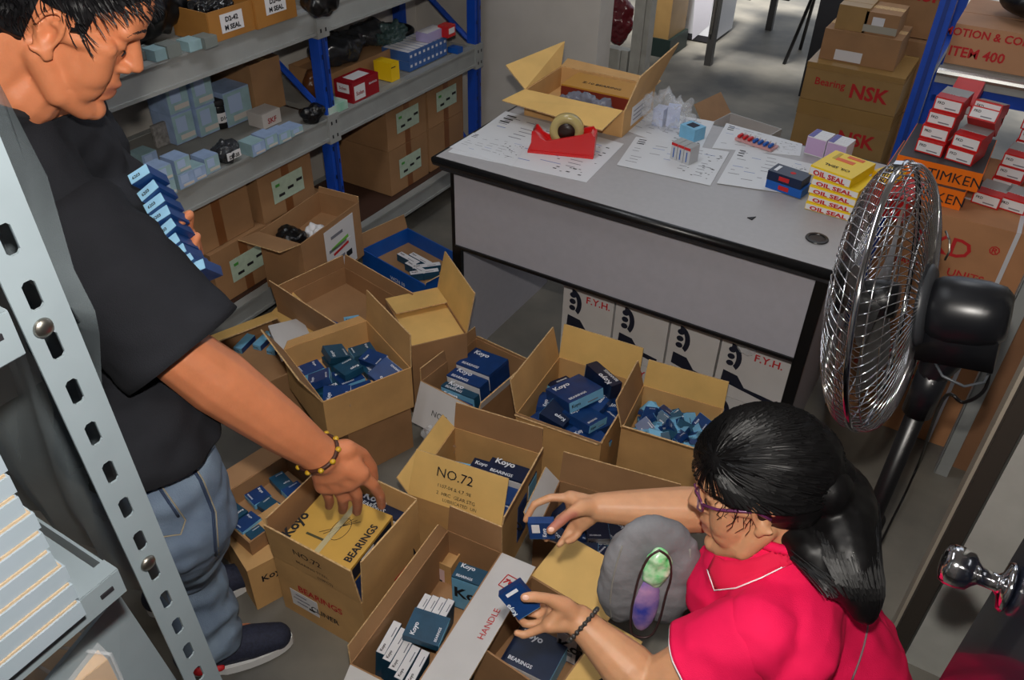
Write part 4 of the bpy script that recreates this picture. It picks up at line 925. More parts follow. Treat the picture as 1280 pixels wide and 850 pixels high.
r, w_, h_ = cst((1032, 35), (1112, 104), 2.12, 0, 'brown carton with a white address label on top of the tan taped stack', card_d, zt_, depth=.25)
MB().box((-w_*.12, -.1262, h_*.22), (w_*.36, .001, .045), white).build('address_label', r)
r2, w2, h2 = cst((1050, 5), (1082, 34), 2.14, 0, 'small tan carton above the labelled carton', nsk, zt_+h_+.001, depth=.2)
r3, w3, h3 = cst((1084, 14), (1118, 50), 2.14, 0, 'carton with a white sticker and clear tape, top right of the stack', card_d, zt_+h_+.001, depth=.2)
MB().box((-w3*.1, -.1012, h3*.6), (.05, .001, .035), white).build('sticker', r3)
MB().box((0, -.102, h3*.25), (w3, .001, .03), mat('shiny_tape', (170, 165, 150), .15)).build('tape', r3)
for i, (p0, p1, y, lb, pr) in enumerate((((1105, -30), (1180, 62), 2.50, 'large red-lettered carton in shadow behind the taped stack', (('NSK', .2, .5, .09, inkr),)), ((1108, 66), (1180, 130), 2.45, 'tan carton under the large shadowed NSK carton', ()), ((1120, 134), (1180, 200), 2.42, 'lowest dark carton right of the taped stack', ()))):
    aa = at(*p0, 1, y); 
    z0s = (.66, .33, .001)[i]; r, w_, h_ = abox(p0, p1, y, .4, card_d, lb, z0=z0s, z1=z0s+.325, prints=pr)
# low white open carton behind the desk
WB = carton('low white open carton on the floor behind the desk', None, .17, 0, {'nw': (.12, 40, card_d, .004)}, m=card_w, fill=.2, inner=card_d, rct=(V((.31, 2.22, 0)), radians(-12), .30, .26))
# things in the far part of the shop
fb = at(835, 52, 2, 0)
vn = empty('white_van_panel', 'white printed carton with a black wheel picture at the far end', 'carton', (-.50, 4.45, 0)); 
vm = mat('glossy_white_carton', (196, 196, 200), .4)
a = at(836, 46, 1, 3.95); b_ = at(868, 46, 1, 3.95)
vx0, vx1 = -.78, -.46
wpart('body', MB().box(((vx0+vx1)/2, 4.15, .30), (vx1-vx0, .4, .56), vm), vn)
wpart('wheel_print', MB().lathe([(.075, 0), (.075, .002)], ink, Matrix.Translation((vx0+.03, 3.948, .14)) @ Matrix.Rotation(pi/2, 4, 'X'), 24).box((vx0+.20, 3.948, .15), (.07, .003, .03), ink).box(((vx0+vx1)/2, 3.948, .03), (vx1-vx0, .003, .04), ink).box(((vx0+vx1)/2, 3.948, .42), (vx1-vx0, .003, .03), ink), vn)
abox((806, -20), (836, 42), 3.5, .3, nsk, 'tan printed carton beyond the white frame', z0=.12, z1=.66)
abox((808, 40), (838, 54), 3.49, .32, mat('dark_green_crate', (28, 44, 40), .5), 'dark green crate under the tan printed carton', cat='crate', name='plastic_crate', z0=.001, z1=.12)
P = at(773, 30, 1, 1.9); lump('red_bag', 'dark red glossy bag hanging between the white frame posts', 'bag', (P.x, P.y, P.z-.10), (.07, .05, .12), mat('maroon_film', (96, 22, 30), .25), 70, .3, 20, .006, flat=False)
# steel table with a sheet of white plastic, seen from below the edge
tb = empty('steel_table', 'dark steel work table at the far end with a white plastic sheet', 'table', (-.25, 3.95, 0))
dm = mat('dark_steel', (60, 58, 56), .5)
lg = at(885, 81, 2, 0)
wpart('leg', MB().box((lg.x, lg.y, .42), (.045, .045, .84), dm), tb)
wpart('leg', MB().box((lg.x+.10, lg.y+1.0, .42), (.045, .045, .84), dm), tb)
wpart('side_panel', MB().box((lg.x+.09, lg.y+.20, .62), (.12, .03, .46), mat('dark_panel', (52, 50, 46), .5)).box((lg.x+.29, lg.y+.45, .62), (.09, .03, .52), dm).box((lg.x+.22, lg.y+.6, .66), (.06, .04, .4), mat('cream_panel', (200, 190, 172), .6)), tb)
wpart('table_top', MB().box((lg.x+.25, lg.y+.5, .86), (.60, 1.15, .03), dm), tb)
sh = MB(); pl_ = mat('bright_white_plastic', (236, 232, 240), .3)
pq = [at(869, -6, 1, 3.5), at(893, -6, 1, 3.5), at(886, 32, 1, 3.5), at(865, 50, 1, 3.5)]
sh.slab(pq, .004, pl_); wpart('plastic_sheet', sh, tb)
q = MB().tube([pq[1]+V((.02, 0, 0)), pq[2]+V((.02, 0, -.05))], .008, steel, 6); wpart('chain', q, tb)
# chair and dark machine silhouettes
ch = empty('chair', 'black chair on the bright floor behind the carton stack', 'chair', (.3, 4.0, 0))
lx, ly = at(980, 80, 2, 0), at(1000, 62, 2, 0)
wpart('leg', MB().tube([(lx.x, lx.y, 0), (lx.x+.08, lx.y+.06, .46)], .012, black, 8), ch)
wpart('leg', MB().tube([(ly.x, ly.y, 0), (ly.x+.03, ly.y-.03, .46)], .012, black, 8), ch)
wpart('leg', MB().tube([(lx.x+.42, lx.y, 0), (lx.x+.38, lx.y+.06, .46)], .012, black, 8), ch)
wpart('leg', MB().tube([(ly.x+.42, ly.y, 0), (ly.x+.36, ly.y-.03, .46)], .012, black, 8), ch)
wpart('seat', MB().box((lx.x+.25, lx.y+.2, .48), (.46, .46, .05), black), ch)
P = at(1040, 60, 2, 0); abox((1028, -10), (1048, 60), 3.3, .3, mat('charcoal_metal', (26, 26, 30), .5), 'charcoal metal cabinet behind the chair', cat='cabinet', name='metal_cabinet', z0=.001)
# ---- leaning brown board, grey upright and cable at the right
A_, B_ = at(1176, 592, 2, 0), at(1228, 598, 2, 0)
bb = mat('brown_board', (146, 104, 74), .7, noise_s=6, noise_a=.12)
tag(centred(MB().slab([(A_.x+.02, .43, 0), (1.80, .43, 0), (1.80, .46, 1.0), (A_.x+.02, .46, 1.0)], .012, bb).build('cardboard_sheet')), 'tall flattened brown carton board standing beside the door frame', 'board')
tag(centred(MB().box((A_.x-.018, .385, .55), (.004, .04, 1.10), beam_g).box((A_.x-.0, .367, .55), (.036, .004, 1.10), beam_g).build('angle_post')), 'grey steel angle upright standing in front of the brown board', 'post')
# ================================================================ PEDESTAL FAN
FC = dep(1106, 374, 1.42)
fan = empty('pedestal_fan', 'chrome-grilled black pedestal fan standing behind the woman', 'fan', (FC.x+.15, FC.y+.02, 0))
ft = radians(11)
AX = V((-cos(ft), .04, -sin(ft))).normalized()       # the way it blows: left and slightly down
FU = (V((0, 0, 1))-AX*AX.z).normalized(); FV = FU.cross(AX).normalized()
FM = Matrix(((FV.x, FU.x, AX.x, FC.x), (FV.y, FU.y, AX.y, FC.y), (FV.z, FU.z, AX.z, FC.z), (0, 0, 0, 1)))
RF = .232
def wires(n, depth, r0, twist, sgn):
    m = MB()
    for k in range(n):
        a = 2*pi*k/n; pts = []
        for i in range(9):
            t = i/8; r = r0+(RF-r0)*sin(t*pi/2)**.9 if True else 0
            z = sgn*depth*cos(t*pi/2)**.75; aa = a+twist*(1-t)
            pts.append(FM @ V((r*cos(aa), r*sin(aa), z)))
        m.tube(pts, .0011, chrome, 4)
    for rr, zz in ((.62, .62), ):
        pass
    for t in (.35, .62, .85):
        r = r0+(RF-r0)*sin(t*pi/2)**.9; z = sgn*depth*cos(t*pi/2)**.75
        m.tube([FM @ V((r*cos(q*pi/24), r*sin(q*pi/24), z-.002*sgn)) for q in range(48)], .0014, chrome, 4, closed=True)
    return m
g = wpart('front_grille', wires(84, .070, .035, .5, 1), fan, True, kind='stuff')
g = wpart('rear_grille', wires(84, .062, .055, .25, -1), fan, True, kind='stuff')
MBm = MB(); nn = 72
for i in range(nn): pass
rim = MB().tube([FM @ V((RF*cos(q*pi/36), RF*sin(q*pi/36), 0)) for q in range(72)], .0022, chrome, 6, closed=True)
prof = [(RF+.001, -.005), (RF+.003, -.004), (RF+.003, .004), (RF+.001, .005)]
vs = []; fs = []
for i in range(72):
    for (r, z) in prof: vs.append(FM @ V((r*cos(i*pi/36), r*sin(i*pi/36), z)))
for i in range(72):
    for j in range(3): fs.append((i*4+j, ((i+1) % 72)*4+j, ((i+1) % 72)*4+j+1, i*4+j+1))
rim.add(vs, fs, chrome); wpart('rim_band', rim, fan, True)
cl_ = FM @ V((0, RF+.008, 0)); wpart('clamp', MB().box((0, 0, 0), (.016, .010, .012), chrome, FM @ Matrix.Translation((0, RF+.008, 0))), fan)
wpart('hub_cap', MB().lathe([(.036, .065), (.034, .073), (.02, .077), (.002, .078)], black, FM, 32), fan, True)
wpart('spinner', MB().lathe([(.03, -.02), (.034, .0), (.03, .035), (.015, .045), (.002, .046)], black, FM, 32), fan, True)
bl = mat('smoky_metal_blade', (112, 112, 112), .3, .7)
for k in range(3):
    vs = []; fs = []; a0 = 2*pi*k/3+.4
    for i in range(8):
        r = .03+.165*i/7; wdt = .95*(sin(.5+2.2*i/7))**.6
        for j in range(8):
            a = a0+(j/7-.5)*wdt; vs.append(FM @ V((r*cos(a), r*sin(a), .012+.028*(j/7-.5))))
    fs = [(i*8+j, i*8+j+1, (i+1)*8+j+1, (i+1)*8+j) for i in range(7) for j in range(7)]
    wpart('blade', MB().add(vs, fs, bl), fan, True)
# motor behind the grille
MM = FM @ Matrix.Rotation(pi, 4, 'Y')
bkp = mat('satin_black_plastic', (22, 23, 27), .32)
wpart('rear_plate', MB().lathe([(.02, .052), (.068, .056), (.070, .064), (.062, .072), (.02, .074)], mat('dark_grey_plastic', (54, 56, 60), .4), MM, 40), fan, True)
wpart('motor_housing', MB().lathe([(.045, .070), (.052, .082), (.056, .105), (.054, .150), (.048, .176), (.036, .188), (.002, .190)], bkp, MM, 40).box((0, -.045, .120), (.070, .085, .12), bkp, MM), fan, True)
NK = FM @ V((0, -.12, -.092))
wpart('neck', MB().capsule(FM @ V((0, -.04, -.13)), NK, .035, .028, bkp).tube([NK, NK+V((0, 0, -.10))], .026, bkp, 20), fan, True)
wpart('pole', MB().tube([(NK.x, NK.y, NK.z-.1), (NK.x, NK.y, .04)], .017, black, 20).tube([(NK.x, NK.y, .55), (NK.x, NK.y, .50)], .025, black, 20), fan, True)
wpart('base', MB().lathe([(.17, 0), (.175, .008), (.16, .018), (.06, .032), (.028, .06), (.02, .065)], bkp, Matrix.Translation((NK.x, NK.y, .001)), 40), fan, True)
# the grille's carrying hook and the looping cord under the motor
wpart('handle', MB().tube([dep(1182, 289, 1.38), dep(1187, 300, 1.37), dep(1187, 314, 1.37), dep(1181, 325, 1.38)], .002, zinc, 6), fan, True)
cb = [dep(1168, 452, 1.40), dep(1178, 470, 1.38), dep(1205, 483, 1.37), dep(1230, 478, 1.38), dep(1242, 455, 1.40), dep(1240, 430, 1.42)]
wpart('cord_loop', MB().tube(cb, .0025, mat('grey_cord', (80, 84, 90), .4), 6), fan, True)
cc = [dep(1238, 440, 1.44), dep(1232, 485, 1.46), dep(1205, 503, 1.5), dep(1178, 500, 1.6), at(1150, 575, 2, .10), at(1130, 620, 2, .03), at(1110, 660, 2, .01), at(1095, 690, 2, .008), at(1060, 760, 2, .008)]
def smooth_pts(P, n=6):
    out = []
    for i in range(len(P)-1):
        p0, p1, p2, p3 = P[max(i-1, 0)], P[i], P[i+1], P[min(i+2, len(P)-1)]
        for k in range(n):
            t = k/n; out.append(.5*((2*p1)+(p2-p0)*t+(2*p0-5*p1+4*p2-p3)*t*t+(3*p1-p0-3*p2+p3)*t**3))
    return out+[P[-1]]
wpart('power_cord', MB().tube(smooth_pts(cc), .0035, black, 6), fan, True)

# ================================================================ PEOPLE
def skinmat(name, rgb, lip):
    m = mat(name, rgb, .48, noise_s=40, noise_a=.06, bump=.10, bump_s=260, spec=.45)
    nt = m.node_tree; b = nt.nodes['Principled BSDF']; lk = b.inputs['Base Color'].links[0]; src = lk.from_socket
    at_ = nt.nodes.new('ShaderNodeAttribute'); at_.attribute_name = 'tint'
    mx = nt.nodes.new('ShaderNodeMix'); mx.data_type = 'RGBA'; mx.inputs[7].default_value = srgb(*lip)
    nt.links.new(at_.outputs['Fac'], mx.inputs[0]); nt.links.new(src, mx.inputs[6]); nt.links.new(mx.outputs[2], b.inputs['Base Color'])
    b.inputs['Subsurface Weight'].default_value = .12; b.inputs['Subsurface Radius'].default_value = (.012, .004, .002); b.inputs['Subsurface Scale'].default_value = .5
    return m
def hframe(pos, F, L, U):
    F = V(F).normalized(); U = V(U); U = (U-F*U.dot(F)).normalized(); L_ = U.cross(F)
    return Matrix(((F.x, L_.x, U.x, pos[0]), (F.y, L_.y, U.y, pos[1]), (F.z, L_.z, U.z, pos[2]), (0, 0, 0, 1)))
def head_mb(mb, H, s=1.0, female=False, only=None):
    """one head in its own frame: x forward, y to the person's left, z up, origin between the ears"""
    S = H @ Matrix.Scale(s, 4)
    E = lambda c, r, M=None: mb.ell(c, r, None, S if M is None else S @ M)
    def C(a, b, ra, rb): mb.capsule(S @ V(a), S @ V(b), ra*s, rb*s)
    E((-.018, 0, .042), (.098, .075, .088)); E((.022, 0, .0), (.066, .062, .095)); E((.03, 0, .055), (.07, .060, .058))
    E((.018, 0, -.045), (.062, .056, .062))
    for y in (-1, 1):
        C((-.008, .050*y, -.040), (.030, .046*y, -.082), .020, .018); C((.030, .044*y, -.080), (.068, .016*y, -.100), .019, .017)
        C((.049, .040*y, -.006), (.055, .036*y, -.036), .027, .026)      # cheek
        C((.072, .040*y, .036), (.086, .010*y, .034), .013, .014)        # brow ridge
        C((.060, .052*y, .008), (.0, .066*y, .004), .013, .011)          # cheekbone
        E((.070, .031*y, .014), (.0135, .0165, .0125))                   # closed, lowered lid
        C((.097, .012*y, -.0225), (.086, .015*y, -.025), .0068, .0065)    # nostril wing
        E((.050, .030*y, -.052), (.031, .026, .036)); E((.044, .033*y, -.030), (.036, .029, .050))
    C((.083, 0, .026), (.103, 0, -.012), .0095, .0115); E((.1055, 0, -.0165), (.0120, .0118, .0098)); C((.080, 0, -.018), (.100, 0, -.020), .012, .008)
    C((.074, 0, -.040), (.080, 0, -.070), .020, .018)                    # mouth mound
    C((.082, -.019, -.0555), (.0955, 0, -.0525), .0045, .0062); C((.082, .019, -.0555), (.0955, 0, -.0525), .0045, .0062)
    C((.082, -.017, -.0635), (.0925, 0, -.0660), .0048, .0072); C((.082, .017, -.0635), (.0925, 0, -.0660), .0048, .0072)
    E((.077, 0, -.101), (.021, .022, .018)); E((.045, 0, -.088), (.04, .034, .024))
    for y in (-1, 1):                                                    # ears
        pts = []
        for i in range(15):
            t = radians(-115+i*(285/14)); pts.append(S @ V((-.010-.0155*cos(t-.25)*(-1), y*(.074+.010*(sin(t)*.3+.7)), .004+.0315*sin(t)*(1.0 if sin(t) > 0 else .95))))
        for i in range(14): mb.capsule(pts[i], pts[i+1], .0042*s, .0042*s)
        C((.004, .072*y, .010), (.0, .071*y, -.012), .006, .006); C((-.006, .078*y, .016), (.002, .076*y, .024), .004, .0035)
        C((-.016, .074*y, .0), (-.006, .074*y, -.016), .0065, .0065); C((-.004, .077*y, -.024), (.001, .076*y, -.030), .0062, .0058)
        M = Matrix.Translation((-.010, .069*y, .0)); E((0, 0, 0), (.015, .005, .027), M); E((.001, .075*y, -.025), (.0085, .0055, .009))
def face_sculpt(me, H, s):
    Hi = (H @ Matrix.Scale(s, 4)).inverted()
    for v in me.vertices:
        p = Hi @ v.co
        if p.x < -.06 or abs(p.y) > .13 or abs(p.z) > .13: continue
        d = V((0, 0, 0))
        for y in (-1, 1):
            # eye socket under the brow and beside the nose
            q = p-V((.080, .022*y, .020)); g = math.exp(-(q.x**2+q.y**2*1.2+q.z**2*1.4)/(2*.0085**2)); d += V((-.0045, 0, 0))*g
            # lid line
            q = p-V((.082, .031*y, .0085)); g = math.exp(-(q.x**2/.0003+q.y**2/.0003+q.z**2/.0000045)); d += V((-.0014, 0, 0))*g
            # ear bowl
            q = p-V((-.006, .079*y, -.002)); g = math.exp(-(q.x**2/.00011+q.y**2/.0001+q.z**2/.00018)); d += V((0, -.006*y, 0))*g
        q = p-V((.094, 0, -.0592)); g = math.exp(-(q.x**2/.0006+(q.y/.017)**2+q.z**2/.0000035)); d += V((-.0022, 0, 0))*g      # mouth line
        q = p-V((.09, 0, -.082)); g = math.exp(-(q.x**2/.0004+(q.y/.02)**2+q.z**2/.00003)); d += V((-.004, 0, 0))*g
        if d.length > 1e-6: v.co += (H.to_3x3() @ d)*s
def tint(me, H, s):
    Hi = (H @ Matrix.Scale(s, 4)).inverted(); a = me.attributes.new('tint', 'FLOAT', 'POINT')
    out = []
    for v in me.vertices:
        p = Hi @ v.co; g = 0
        if p.x > .074 and abs(p.y) < .024: g = max(0, min(1, 1.5-abs(p.z+.0595)/.0085))*max(0, min(1, (.024-abs(p.y))/.006))*.75
        out.append(g)
    a.data.foreach_set('value', out)
def chain(mb, pts, rs):
    for i in range(len(pts)-1): mb.capsule(pts[i], pts[i+1], rs[i], rs[i+1])
def D3(t): return dep(*t)
def hand(mb, W, fingers, thumb, palm_r=.013, fr=.0088, k=1.0):
    """W wrist point; each finger a list of points from knuckle to tip; palm bridges wrist and knuckles"""
    for i, f in enumerate(fingers):
        f = [V(p) for p in f]
        mb.capsule(W, f[0], palm_r*1.25*k, palm_r*.92*k); 
        if i: mb.capsule(fingers[i-1][0], f[0], palm_r*.9*k, palm_r*.9*k); mb.capsule(W.lerp(V(fingers[i-1][0]), .6), W.lerp(f[0], .6), palm_r*1.1*k, palm_r*1.1*k)
        n = len(f); rr = [fr*k*(1.08-.10*j)*(.9 if i == 3 else 1) for j in range(n)]; chain(mb, f, rr)
    T = [V(p) for p in thumb]; chain(mb, [W.lerp(T[0], .3)]+T, [palm_r*1.2*k, palm_r*1.05*k]+[fr*1.15*k]*(len(T)-2)+[fr*1.02*k])
    mb.capsule(T[0], fingers[0][0], palm_r*.8*k, palm_r*.8*k)

def sleeve(A, B, ra, rb, m, seed=0, rings=26, n=44, amp=.006, twist=6.0, flat=None, ext=.0):
    """an open cloth tube from inside the shoulder to the hem, creased across its length"""
    A, B = V(A), V(B); d = (B-A).normalized(); A = A-d*ext; L = (B-A).length
    up = V((0, 0, 1)); x = d.cross(up).normalized(); y = x.cross(d); vs = []
    for i in range(rings):
        t = i/(rings-1); r = ra+(rb-ra)*t; c = A.lerp(B, t)
        if t < .22: r *= math.sqrt(max(.12, 1-((.22-t)/.22)**2))
        for j in range(n):
            a = 2*pi*j/n; q = V((cos(a)*1.6+seed, sin(a)*1.6, t*L*16)); w_ = noise.noise(q)*1.3+.6*noise.noise(q*2.1)+.5*sin(t*L*twist*14+3*cos(a+seed)+noise.noise(V((a, t*3, seed)))*3)*(1-.6*t)
            vs.append(c+(x*cos(a)+y*sin(a))*(r+amp*w_*min(1, t*4)))
    fs = [(i*n+j, i*n+(j+1) % n, (i+1)*n+(j+1) % n, (i+1)*n+j) for i in range(rings-1) for j in range(n)]+[tuple(range(n-1, -1, -1))]
    return vs, fs

# ---------------------------------------------------------------- the man
MP = (.270, -1.180, 1.495); HM = hframe(MP, (.50, .645, -.575), None, (.413, .40, .818))
MH = lambda f, l, u: HM @ V((f, l, u))
skin_m = skinmat('man_skin', (206, 128, 88), (150, 84, 70))
man = empty('person', 'man in a black t-shirt and jeans bending over the cartons, boxes in his left hand', 'person', (.26, -1.22, 0))
Nk = MH(-.055, 0, -.125); SR = dep(62, 262, 1.22); SL = SR + V((-.27, .22, .0)); ELR = dep(222, 440, 1.30); WR = dep(402, 570, 1.50)
PV = dep(196, 600, 1.50); CH = (SR+SL)/2+V((0, 0, -.10))
0 and print('man', [tuple(round(c, 2) for c in p) for p in (Nk, SR, SL, ELR, WR, PV)], 'upper', (SR-ELR).length, 'fore', (ELR-WR).length)
b = MB(); head_mb(b, HM, 1.0)
b.capsule(MH(-.035, 0, -.02), Nk, .060, .062); b.capsule(MH(.005, 0, -.07), Nk+V((.03, .03, -.02)), .048, .055); b.capsule(Nk, (SR+SL)/2+V((0, 0, .02)), .064, .085)
b.capsule(Nk.lerp(SR, .3), SR, .05, .055).capsule(Nk.lerp(SL, .3), SL, .05, .055)
b.capsule((SR+SL)/2+V((0, 0, -.05)), PV+V((0, 0, .1)), .085, .085).capsule(CH+V((-.06, .05, 0)), CH+V((.06, -.05, 0)), .085, .085)
b.capsule(PV+V((-.05, .04, .02)), PV+V((.05, -.04, .02)), .08, .08)
chain(b, [SR, SR.lerp(ELR, .5), ELR], [.058, .055, .050]); 
chain(b, [ELR, ELR.lerp(WR, .25), ELR.lerp(WR, .7), ELR.lerp(WR, .92), WR], [.050, .056, .046, .037, .036])
KR, AR = dep(228, 700, 1.80), V((.205, -1.222, .09)); KL, AL = KR+V((-.16, .10, .02)), AR+V((-.20, .06, 0))
HR, HL_ = PV+V((.075, -.03, -.03)), PV+V((-.085, .06, -.03))
for (h, k, a) in ((HR, KR, AR), (HL_, KL, AL)):
    chain(b, [h, h.lerp(k, .5), k, k.lerp(a, .35), a], [.07, .06, .048, .046, .034]); b.capsule(a, a+V((.03, .07, -.05)), .030, .026)
hf = [[(450, 592, 1.535), (466, 606, 1.56), (475, 619, 1.60), (477, 632, 1.64)], [(437, 602, 1.545), (446, 618, 1.575), (447, 632, 1.62), (446, 640, 1.655)],
      [(421, 606, 1.55), (428, 622, 1.58), (429, 633, 1.625), (428, 638, 1.655)], [(405, 606, 1.555), (410, 619, 1.585), (412, 628, 1.62), (411, 633, 1.65)]]
hand(b, WR+CF*.004, [[D3(p) for p in f] for f in hf], [D3((432, 563, 1.52)), D3((452, 568, 1.555)), D3((463, 584, 1.59)), D3((466, 598, 1.62))], palm_r=.021, fr=.0118)
# left arm: elbow tucked behind the chest, forearm carrying the stack of boxes
SB = [dep(x, y, d) for x, y, d in ((176, 216, 1.30), (187, 236, 1.31), (195, 252, 1.315), (202, 267, 1.32), (209, 284, 1.325), (214, 302, 1.33), (222, 314, 1.335), (231, 325, 1.34), (246, 333, 1.345))]
WL = SB[5]+V((-.07, .05, -.06)); ELL = V((SL.x+.05, SL.y-.0, 1.06))
chain(b, [SL, ELL], [.055, .046]); chain(b, [ELL, WL], [.048, .032])
ft_ = D3((220, 283, 1.345))
hl = [[WL+V((.02, .02, .03)), SB[4]+V((-.02, .06, -.01)), ft_], [WL+V((.03, .02, .01)), SB[5]+V((-.01, .055, -.02)), SB[5]+V((.0, .03, -.03))], [WL+V((.03, .02, -.01)), SB[6]+V((-.02, .05, -.02)), SB[6]+V((-.0, .02, -.035))], [WL+V((.03, .01, -.03)), SB[7]+V((-.03, .03, -.02)), SB[7]+V((-.02, .0, -.04))]]
hand(b, WL, hl, [WL+V((.0, -.02, .03)), SB[3]+V((-.05, -.02, -.03)), SB[3]+V((-.02, -.02, -.04))])
mb_ = remesh(b, .0034, 7, .5); face_sculpt(mb_, HM, 1.0); tint(mb_, HM, 1.0); mb_.materials.append(skin_m)
wpart('body', mb_, man)
# facial details
mhair = mat('black_hair', (16, 15, 18), .5, spec=.4)
f = MB()
for y in (-1, 1):
    f.tube([MH(.0835-.0012*abs(i-3), y*(.0165+.0045*i), .0045+.0012*sin(i*.6)) for i in range(7)], [.0008, .0012, .0014, .0014, .0013, .0011, .0007], ink, 6)
wpart('eyelashes', f, man, True)
f = MB(); rr = random.Random(4)
for y in (-1, 1):
    for k in range(46):
        t = k/45; p = MH(.097-.020*t**1.8, y*(.012+.036*t), .039+.007*sin(t*pi)-.004*t+rr.uniform(-.0022, .0022)); f.tube([p, p+HM.to_3x3() @ V((-.002, y*.006, .001))], [.0007, .0003], ink, 4)
wpart('eyebrows', f, man)
wpart('mole', MB().ell(MH(.060, -.052, -.038), (.0022, .0022, .0022), mat('brown_mole', (70, 40, 30), .6)), man, True)
def strands(mb, H, s, n, seed, fn, m, r=.0009, seg=5, sides=3):
    rr = random.Random(seed)
    for k in range(n):
        pts = fn(rr)
        if pts: mb.tube([H @ (V(p)*s) for p in pts], [r, r*1.1, r]+[r*.8]*(len(pts)-4)+[r*.2] if len(pts) >= 4 else r, m, sides, cap=False)
def scalp(az, el, off=.0):
    """a point on the skull: az 0 = forward, el from the crown"""
    x, y, z = sin(el)*cos(az), sin(el)*sin(az), cos(el)
    return V((-.016+x*(.101+off), y*(.079+off), .044+z*(.092+off)))
# short hair: a cap that stops at hairline, nape and round the ears, plus strands
def hair_ok_m(p):
    if p.z > .085: return p.x < .085
    if p.x > .058: return p.z > .066+.25*(.085-p.x)
    if p.x > .030: return p.z > .052+.5*(p.x-.03)
    if p.x > .014: return p.z > .012 and abs(p.y) > .04
    if p.x > -.030: return p.z > .036
    return p.z > -.040-.3*(p.x+.03)*0
hb = MB(); hb.ell((-.017, 0, .047), (.106, .083, .095)); hb.ell((.018, 0, .068), (.074, .066, .055)); hb.ell((-.045, 0, .0), (.072, .070, .062))
hm = remesh(hb, .0035, 2); displace(hm, lambda p: noise.noise(p*55)*.004+noise.noise(V((p.x*30, p.y*160, p.z*160)))*.002)
cut(hm, hair_ok_m); hm.transform(HM); hm.materials.append(mhair); wpart('hair', hm, man)
st = MB()
def mfn(rr):
    az, el = rr.uniform(-pi, pi), rr.uniform(.15, 2.1); p = scalp(az, el, .005)
    if not hair_ok_m(p+V((0, 0, .004))): return None
    a = scalp(az, el+.0, .006); L_ = rr.uniform(.010, .024) if a.x > .03 or a.z < .06 else rr.uniform(.018, .034); d = V((.45+.3*cos(az), sin(az)*.5, -.35+.35*(el < .8))).normalized()
    n = (a-V((-.016, 0, .044))).normalized(); j = V((rr.uniform(-.3, .3), rr.uniform(-.3, .3), rr.uniform(-.3, .3)))
    return [a-n*.004, a+n*.004+(d+j)*L_*.35, a+n*.005+(d+j)*L_*.7, a+n*.003+(d+j)*L_]
strands(st, HM, 1, 2600, 5, mfn, mhair, .0008); wpart('hair_strands', st, man, False, kind='stuff')
# t-shirt
cloth = mat('black_cotton', (36, 37, 42), .9, noise_s=14, noise_a=.12, bump=.35, bump_s=500, spec=.2)
s_ = MB(); dA = (ELR-SR).normalized(); dB = (ELL-SL).normalized()
s_.capsule(Nk+V((0, 0, -.02)), (SR+SL)/2+V((0, 0, .01)), .078, .105); s_.capsule(Nk.lerp(SR, .35)+V((0, 0, -.015)), SR+V((0, 0, .0)), .066, .085).capsule(Nk.lerp(SL, .35)+V((0, 0, -.015)), SL, .066, .075)
s_.capsule(CH+V((-.05, .05, -.02)), CH+V((.07, -.05, -.02)), .125, .128); s_.capsule(CH+V((.0, .0, -.05)), PV+V((.0, 0, .05)), .130, .122); s_.capsule(PV+V((-.05, .03, .15)), PV+V((.05, -.03, .15)), .122, .127)
s_.capsule(PV+V((-.05, .03, -.02)), PV+V((.05, -.03, -.02)), .122, .126)
sm = remesh(s_, .006, 8)
displace(sm, lambda p: .010*noise.noise(V((p.x*7, p.y*7, p.z*16)))+.005*noise.noise(p*22)+.004*sin(p.z*70+noise.noise(p*9)*4)*max(0, 1-abs(p.z-.95)/.15))
hup = (HM.to_3x3() @ V((.15, 0, 1))).normalized()
bisect(sm, Nk+hup*.004, hup); bisect(sm, PV+V((0, 0, .165)), V((-.10, .05, -1)))
SE = SR+dA*((ELR-SR).length+.0)+V((0, 0, .0)); OFF = CR*.010+CU*.004
q = MB(); q.v = [v.co.copy() for v in sm.vertices]; q.f = [tuple(p.vertices) for p in sm.polygons]; q.m = [0]*len(q.f); q.mats = [cloth]
vs, fs = sleeve(SR+OFF*.3, SE+OFF, .085, .104, cloth, 1, ext=.03); q.add(vs, fs, cloth)
vs, fs = sleeve(SL, ELL-dB*.02, .078, .074, cloth, 5, ext=.02); q.add(vs, fs, cloth)
so = wpart('t_shirt', q, man, True); so.modifiers.new('hem', 'SOLIDIFY').thickness = .003
vs = []; n = 40; aF = HM.to_3x3() @ V((1, 0, 0)); aL = HM.to_3x3() @ V((0, 1, 0)); aF = (aF-hup*aF.dot(hup)).normalized(); aL = hup.cross(aF)
ring = [Nk+hup*.006+aF*cos(2*pi*i/n)*.079+aL*sin(2*pi*i/n)*.079 for i in range(n)]
wpart('collar', MB().tube(ring, .0065, mat('black_rib', (28, 28, 32), .9), 8, closed=True), man, True)
